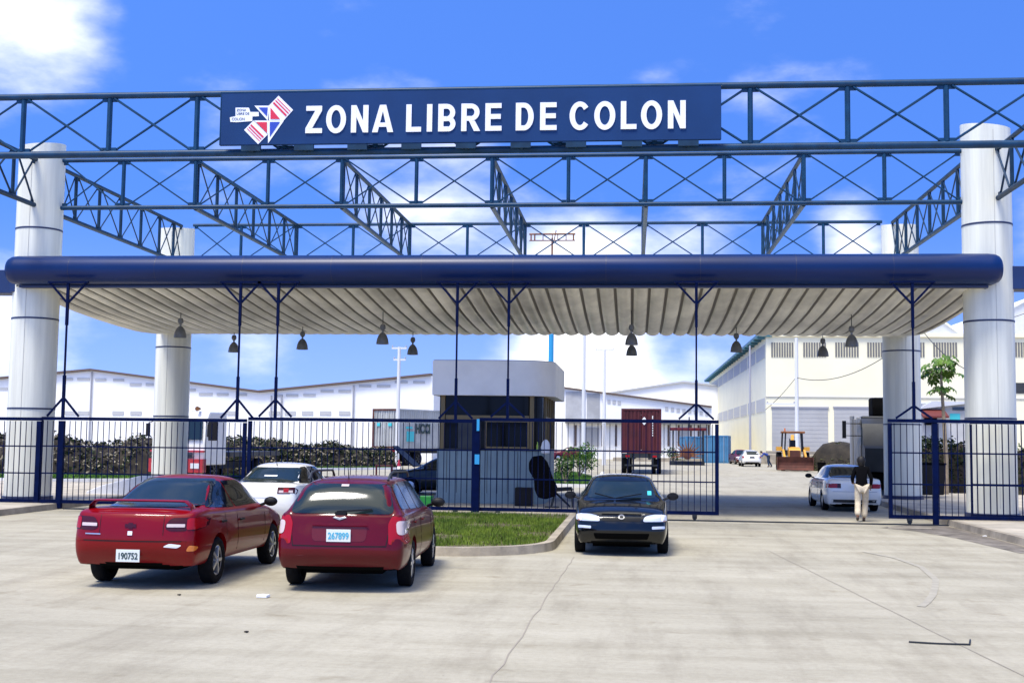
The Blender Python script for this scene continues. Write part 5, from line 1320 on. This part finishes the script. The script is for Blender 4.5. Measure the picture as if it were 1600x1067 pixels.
def backhoe():
    a = P(1237, 720, 56); t = empty('backhoe_loader', 'yellow backhoe loader with a rusty front bucket, facing the camera on the road', 'loader', (a.x+.3, 56, 0), R(-4))
    b = MB(); b.prism([(-1.3, -.35, .12), (-1.3, -.0, .08), (-1.3, .15, .5), (-1.3, .1, 1.0), (-1.3, -.18, 1.05), (-1.3, .02, .55), (-1.3, -.1, .25)], None, (2.5, 0, 0)); b.bx((-1.32, -.3, .1), (-1.28, .12, 1.02)); b.bx((1.18, -.3, .1), (1.22, .12, 1.02)); b.bx((-1.28, -.02, .12), (1.18, .1, 1.0)); b.build('bucket', 'rusty_steel', t)
    for s_ in (-1, 1): MB().bar((s_*.75, .1, .75), (s_*.75, 2.6, 1.45), .14, .24).build('loader_arm', 'yellow', t)
    h = MB(); h.prism([(-.42, 1.2, .75), (-.42, 1.15, 1.5), (-.42, 1.3, 1.62), (-.42, 2.9, 1.75), (-.42, 2.9, .75)], None, (.84, 0, 0)); bevel(h.build('bonnet', 'yellow', t), .05, 2)
    MB().bx((-.36, 1.10, .85), (.36, 1.16, 1.5)).build('grille', 'rusty_steel', t)
    for s_ in (-1, 1):
        MB().bar((s_*.62, 3.1, 1.4), (s_*.55, 3.15, 2.75), .08, .08).build('cab_pillar', 'steel_dark', t); MB().bar((s_*.78, 4.5, 1.4), (s_*.72, 4.4, 2.75), .09, .09).build('cab_pillar', 'steel_dark', t)
        MB().bx((s_*1.0-.2, 3.3, 1.45), (s_*1.0+.2, 4.7, 1.75)).build('mudguard', 'yellow', t)
    bevel(MB().bx((-.85, 2.95, 2.75), (.85, 4.6, 2.9)).build('cab_roof', 'rust', t), .04, 2)
    MB().tube((-.6, 3.2, 2.9), (-.6, 3.2, 3.12), .06).build('beacon', 'amber', t)
    MB().bx((-.55, 3.2, 1.1), (.55, 4.5, 1.5)).build('cab_floor', 'steel_dark', t)
    s = MB(); s.bx((-.22, 3.7, 1.5), (.22, 4.1, 1.75)); s.bx((-.22, 4.05, 1.75), (.22, 4.15, 2.25)); s.build('seat', 'steel_dark', t)
    for s_ in (-1, 1): wheel(t, s_*.8, 1.9, .42, .3, 6, 'yellow', s_); wheel(t, s_*1.0, 4.0, .68, .42, 6, 'yellow', s_)
    for x, y in ((-1.0, 1.5),): MB().tube((-.3, 2.3, 1.7), (-.3, 2.3, 2.35), .04).build('exhaust', 'steel_dark', t)
    MB().bar((0, 5.0, .8), (.1, 5.6, 2.6), .22, .3).build('boom', 'yellow', t); MB().bar((.1, 5.6, 2.6), (.2, 6.6, 1.1), .18, .22).build('dipper', 'yellow', t); MB().bx((-.2, 4.7, .5), (.2, 5.1, 1.3)).build('boom_mount', 'yellow', t)
backhoe()
def auger():
    a = P(1074, 690, 74); t = empty('rotary_auger', 'rusty spiked rotor machine under a small red canopy, near the blue containers', 'machine', (a.x, 74, 0))
    b = MB()
    for i in range(14):
        an_ = R(-8+i*196/13); ln = 1.55 if i % 2 else 1.3; b.prism([(-.12*math.sin(an_), 0, .85+.12*math.cos(an_)), (.12*math.sin(an_), 0, .85-.12*math.cos(an_)), (ln*math.cos(an_), -.15, .85+ln*math.sin(an_))], None, (0, .12, 0))
    b.build('spikes', 'rust', t); b = MB(); b.lathe([(0, -.3), (.35, -.3), (.35, .5), (0, .5)], c=(0, 0, .85), axis='Y', n=14); b.build('hub', 'rusty_steel', t)
    MB().bx((-1.5, .2, 0), (1.5, 1.6, .35)).build('base_frame', 'steel_dark', t)
    for x in (-1.2, 1.4):
        for y in (.3, 1.5): MB().bx((x-.05, y-.05, .35), (x+.05, y+.05, 3.0)).build('canopy_post', 'steel_dark', t)
    bevel(MB().bx((-1.5, .1, 3.0), (1.7, 1.7, 3.25)).build('canopy_roof', 'dark_red_paint', t), .04, 2); MB().tube((.2, 1, 3.25), (.2, 1, 4.2), .09, .05).build('exhaust', 'steel_dark', t)
auger()
t = empty('oil_drum', 'dark drum standing at the spoil heap, left of the white saloon', 'drum', (P(1284, 728, 52).x, 52, 0)); b = MB(); b.lathe([(0, 0), (.27, 0), (.29, .04), (.27, .08), (.27, .36), (.29, .39), (.27, .42), (.27, .7), (.29, .74), (0, .72)], n=18); b.build('shell', 'under', t, True, 40)
t = empty('wheeled_bin', 'black wheeled bin behind the right gate, beside the back column', 'bin', (P(1452, 780, 11.8).x, 11.8, .15))
b = MB(); b.prism([(-.42, -.38, .1), (.42, -.38, .1), (.48, -.45, 1.15), (-.48, -.45, 1.15)], None, (0, .8, 0)); bevel(b.build('tub', 'black_plastic', t), .03, 2); bevel(MB().bx((-.5, -.47, 1.15), (.5, .4, 1.22)).build('lid', 'under', t), .02, 1)
for s_ in (-1, 1): wheel(t, s_*.36, .3, .12, .08, 5, 'truck_grey', s_)
# wedge block at left, barrier, green crate, bits
b = MB(); x0, x1 = P(134, 780, 4).x, P(215, 780, 4).x
b.prism([(x0, 4, .02), (x0, 4, .22), (x0+.5, 4, .42), (x1, 4, .72), (x1+1.2, 4, .72), (x1+1.2, 4, .02)], None, (0, .5, 0)); tag(bevel(b.build('concrete_block', 'concrete_white'), .03, 2), 'low white wedge-ended block just behind the gate, left of the red saloon', 'block')
t = empty('barrier', 'small red tubular barrier behind the maroon estate', 'barrier', (P(598, 745, 13).x, 13, 0)); 
for x in (-.25, .35): MB().tube((x, 0, 0), (x, 0, 1.0), .035).build('leg', 'truck_red', t)
for z in (.35, .95): MB().tube((-.25, 0, z), (.35, 0, z), .03).build('rail', 'truck_red', t)
t = empty('traffic_cone', 'red and white cone behind the raised bonnet of the dark car', 'cone', (P(623, 740, 30).x, 30, 0)); b = MB(); b.lathe([(.28, 0), (.28, .05), (.2, .06), (.03, .9), (0, .9)], n=14); b.build('cone_body', 'truck_red', t, True, 40); b = MB(); b.lathe([(.145, .35), (.105, .55)], n=14); b.build('sleeve', 'white', t, True)
tag(bevel(MB().bx((P(655, 780, .5).x, .5, .13), (P(674, 780, .5).x, .85, .42)).build('crate', 'green_thing'), .02, 1), 'green plastic crate beside the booth, seen over the estate car bonnet', 'crate')
# chair, box, sack by the booth
def chair():
    a = P(850, 790, 1.2); t = empty('office_chair', 'old black high-backed chair leaning at the front of the booth', 'chair', (a.x, 1.35, .12), R(0))
    zz = lambda x, y: (P(x, y, 1.3).x-a.x, P(x, y, 1.3).z-.12)
    q = [zz(*p_) for p_ in ((826, 722), (832, 713), (846, 711), (855, 722), (863, 745), (871, 762), (868, 775), (852, 780), (840, 777), (835, 765), (834, 748), (826, 735))]
    o = MB().prism([(x, -.05, z) for x, z in q], None, (0, .22, 0)).build('backrest', 'black_cloth', t); bevel(o, .05, 3)
    q = [zz(*p_) for p_ in ((868, 762), (892, 761), (895, 766), (868, 768))]; bevel(MB().prism([(x, -.05, z) for x, z in q], None, (0, .45, 0)).build('armrest', 'black_plastic', t), .01, 1)
    b = MB()
    (x0, z0), (x1, z1) = zz(868, 766), zz(861, 792); b.tube((x0, .1, z0), (x1, 0, .02), .03); b.tube((x0-.1, .3, z0), (x1+.5, .4, .02), .03)
    (x2, z2) = zz(893, 764); b.tube((x2, 0, z2), (x2+.03, 0, .02), .025); b.build('frame', 'steel_dark', t); MB().bx((x1-.18, -.05, .0), (x1+.22, .02, .04)).build('foot_bar', 'steel_dark', t)
    a2 = P(852, 700, 2.2)
    o = MB(); o.lathe([(0, -.2), (.12, -.16), (.14, 0), (.10, .15), (.04, .22), (0, .23)], n=12); o = o.build('cloth_sack', 'paper', None, True); o.location = (a2.x, 2.35, a2.z+.02); tag(o, 'white cloth sack hung on the corner of the booth above the black chair', 'sack')
    o = MB(); o.lathe([(0, 0), (.035, 0), (.035, .13), (.015, .18), (.015, .22), (0, .22)], n=10); o = o.build('bottle', mat('lime', (.5, .7, .05), .3), None, True); p_ = P(840, 708, 2.85); o.location = (p_.x, 2.85, 1.71); tag(o, 'lime yellow bottle on the booth window sill', 'bottle')
    c_, d = P(804, 793, 1.9), P(832, 769, 1.9); o = bevel(MB().bx((c_.x, 1.9, .12), (d.x, 2.3, .12+.52)).build('storage_box', 'black_plastic'), .02, 2); tag(o, 'black box on the ground at the foot of the booth', 'box')
chair()
# litter
def litter(label, x, y, pts, h, mt, nm='litter', cat='litter'):
    a = G(x, y); tag(MB().prism([(a.x+p_[0], a.y+p_[1], .006) for p_ in pts], None, (0, 0, h)).build(nm, mt), label, cat)
litter('crumpled white paper on the concrete before the maroon estate', 411, 933, [(-.07, -.05), (.06, -.06), (.08, .03), (-.02, .07), (-.08, .02)], .03, 'paper', 'paper_scrap', 'paper')
litter('tiny white scrap near the right kerb', 1538, 838, [(-.05, -.05), (.05, -.03), (.03, .06)], .02, 'paper', 'paper_scrap', 'paper')
litter('flattened pale plastic sheet at the foot of the right gate', 1420, 826, [(-.5, -.1), (-.1, -.2), (.5, -.12), (.55, .1), (0, .2), (-.45, .1)], .02, 'kerb', 'plastic_sheet', 'plastic')
a, b_ = G(1420, 1004), G(1515, 1008); pts = [a.lerp(b_, i/8)+Vector((0, -.03*math.sin(i/8*PI), .012)) for i in range(9)]+[G(1516, 1001)+Vector((0, 0, .012))]
tag(MB().path(pts, .009, 6).build('metal_rod', 'steel_dark'), 'thin bent metal rod lying on the concrete in the right foreground', 'rod')
for lab, x, y in (('small dark stone below the red saloon', 280, 930), ('small dark stone left of centre in the foreground', 385, 988)):
    litter(lab, x, y, [(-.02, -.015), (.015, -.02), (.02, .012), (-.01, .02)], .012, 'earth', 'stone', 'stone')
# damp dirt along the right kerb
b = MB(); pts = [(7.7, -9), (7.72, -3), (7.7, -.5), (6.9, -1.2), (5.9, -2.6), (6.5, -3.6), (6.9, -5.5), (7.15, -9)]
b.add([(x, y, .005) for x, y in pts], [tuple(range(len(pts)))]); b.build('damp_dirt', mat('dirt', (.24, .21, .17), .8, 0, 0, 2.2, c2=(.09, .075, .055)))['kind'] = 'structure'

# ================================================================== PEOPLE
def skin(name, nodes, edges, mt, parent, sub=2, root=0):
    me = bpy.data.meshes.new(name); me.from_pydata([n_[0] for n_ in nodes], edges, []); o = link(bpy.data.objects.new(name, me))
    sk = o.modifiers.new('k', 'SKIN'); 
    for i, n_ in enumerate(nodes):
        r_ = n_[1]; v = me.skin_vertices[0].data[i]; v.radius = (r_, r_) if not isinstance(r_, tuple) else r_; v.use_root = (i == root)
    sk.use_smooth_shade = True; s_ = o.modifiers.new('s', 'SUBSURF'); s_.levels = sub; s_.render_levels = sub
    m2 = evalmesh(o); bpy.data.objects.remove(o); m2.materials.clear(); m2.materials.append(M[mt]); m2.shade_smooth()
    return link(bpy.data.objects.new(name, m2), parent)
def person(label, loc, rz, J, top, trouser, hair=True, flare=.0, coat=0):
    """J: joint dict for the pose"""
    t = empty('person', label, 'person', loc, rz)
    N = []; E = []
    def nn(p_, r_): N.append((p_, r_)); return len(N)-1
    def ch(pts, start=None):
        last = start
        for p_, r_ in pts:
            i = nn(p_, r_)
            if last is not None: E.append((last, i))
            last = i
        return last
    pel = nn(J['pelvis'], .12); ch_ = ch([(J['waist'], .105), (J['chest'], .13), (J['neckb'], .075), (J['neck'], .05), (J['head0'], .07), (J['head'], .092), (J['head1'], .07)], pel); chest = 2
    for s_ in 'LR':
        k = ch([(J['sh'+s_], .055), (J['el'+s_], .038), (J['wr'+s_], .026), (J['ha'+s_], .03)], chest)
        d = (Vector(J['ha'+s_])-Vector(J['wr'+s_])).normalized(); q = Vector((0, 1, 0)) if abs(d.y) < .7 else Vector((1, 0, 0))
        for fi in range(4):
            b0 = Vector(J['ha'+s_])+q*(fi-1.5)*.02; l_ = (.065, .075, .07, .055)[fi]
            ch([(b0+d*.02, .009), (b0+d*(.02+l_*.5), .0085), (b0+d*(.02+l_*.85)+Vector((0, 0, .0))-q.cross(d)*.02, .007)], k)
        ch([(Vector(J['wr'+s_])+d*.03+q*-.035, .011), (Vector(J['wr'+s_])+d*.07+q*-.05, .009)], k-0)
        ch([(J['hi'+s_], .09), (J['kn'+s_], .055), (J['an'+s_], .038), (J['to'+s_], .03)], pel)
    skin('body', N, E, 'skin', t)
    # face
    h = Vector(J['head']); f = Vector(J.get('face', (0, 1, 0))).normalized(); sdv = f.cross(Vector((0, 0, 1))).normalized()
    b = MB(); b.lathe([(0, -.02), (.014, -.012), (.018, 0), (.0, .02)], c=h+f*.10+Vector((0, 0, -.01)), n=8); b.build('nose', 'skin', t, True)
    for s_ in (-1, 1):
        b = MB(); b.lathe([(0, -.008), (.009, 0), (0, .008)], c=h+f*.088+sdv*s_*.033+Vector((0, 0, .012)), n=8); b.build('eye', 'black_plastic', t, True)
        b = MB(); b.lathe([(0, -.03), (.014, -.01), (.016, .01), (0, .03)], c=h+sdv*s_*.088+Vector((0, 0, -.005)), n=8); b.build('ear', 'skin', t, True)
    MB().box(h+f*.088+Vector((0, 0, -.045)), (.045, .012, .008), math.atan2(f.y, f.x)-PI/2).build('mouth', 'dark_red_paint', t)
    b = MB(); b.lathe([(.06, -.16), (.085, -.12), (.10, -.05), (.108, -.01), (.104, .05), (.075, .095), (.03, .112), (0, .115)] if hair is True else [(.09, .0), (.105, .03), (.095, .08), (.05, .105), (0, .11)], c=h-f*.018, n=18); b.build('hair', 'hair', t, True)
    # clothes
    N = []; E = []; pel = nn(J['pelvis'], .155 if coat else .145)
    a_ = ch([(J['waist'], .132), (J['chest'], .145), (J['neckb'], .075)], pel)
    for s_ in 'LR':
        ch([(J['sh'+s_], .062), (J['el'+s_], .052), (Vector(J['el'+s_]).lerp(Vector(J['wr'+s_]), .92), .042)], 2)
        if coat: ch([(Vector(J['hi'+s_])+Vector((0, 0, -coat)), .13)], pel)
    skin('jacket', N, E, top, t)
    N = []; E = []; pel = nn(Vector(J['pelvis'])+Vector((0, 0, -.01)), .138)
    for s_ in 'LR': ch([(J['hi'+s_], .108), (J['kn'+s_], .078+flare*.2), (Vector(J['kn'+s_]).lerp(Vector(J['an'+s_]), .6), .072+flare*.6), (Vector(J['an'+s_])+Vector((0, 0, .0)), .07+flare)], pel)
    skin('trousers', N, E, trouser, t)
    for s_ in 'LR':
        a_, b_ = Vector(J['an'+s_]), Vector(J['to'+s_]); d = (b_-a_); d.z = max(d.z, -.06)
        skin('shoe', [(a_-d*.25+Vector((0, 0, -.035)), .04), (a_+d*.4+Vector((0, 0, -.045)), .042), (b_, .034)], [(0, 1), (1, 2)], 'shoe', t, 1)
    return t
walk = dict(pelvis=(0, 0, .92), waist=(0, .01, 1.06), chest=(0, .02, 1.26), neckb=(0, .02, 1.39), neck=(0, .03, 1.44), head0=(0, .04, 1.49), head=(0, .05, 1.56), head1=(0, .05, 1.62), face=(.1, 1, 0),
    shL=(-.155, .02, 1.355), elL=(-.23, .02, 1.10), wrL=(-.20, .18, .98), haL=(-.18, .24, .97), shR=(.155, .02, 1.355), elR=(.24, -.02, 1.10), wrR=(.24, .10, .92), haR=(.235, .14, .86),
    hiL=(-.09, 0, .86), knL=(-.10, -.0, .48), anL=(-.13, -.22, .15), toL=(-.13, -.14, .04), hiR=(.09, 0, .86), knR=(.10, .12, .48), anR=(.06, .10, .09), toR=(.06, .27, .04))
a = G(1347, 815)
person('person in black jacket and cream trousers walking away beside the white saloon', (a.x, a.y, .004), R(-4), walk, 'black_cloth', 'cream_cloth', True, .018, .07)
bend = dict(pelvis=(0, 0, .92), waist=(0, .13, 1.02), chest=(0, .33, 1.12), neckb=(0, .46, 1.17), neck=(0, .51, 1.18), head0=(0, .56, 1.2), head=(0, .62, 1.22), head1=(0, .66, 1.25), face=(0, .8, -.5),
    shL=(-.18, .40, 1.15), elL=(-.24, .50, .92), wrL=(-.2, .70, .88), haL=(-.2, .76, .87), shR=(.18, .40, 1.15), elR=(.24, .50, .92), wrR=(.2, .70, .88), haR=(.2, .76, .87),
    hiL=(-.09, 0, .86), knL=(-.11, .06, .48), anL=(-.13, -.05, .09), toL=(-.13, .12, .04), hiR=(.09, 0, .86), knR=(.12, -.05, .48), anR=(.14, -.28, .09), toR=(.14, -.12, .04))
person('person in blue shirt and dark trousers bending towards the far white hatchback', (11.35, 71.5, .004), R(85), bend, 'blue_cloth', 'navy_cloth', 'short')
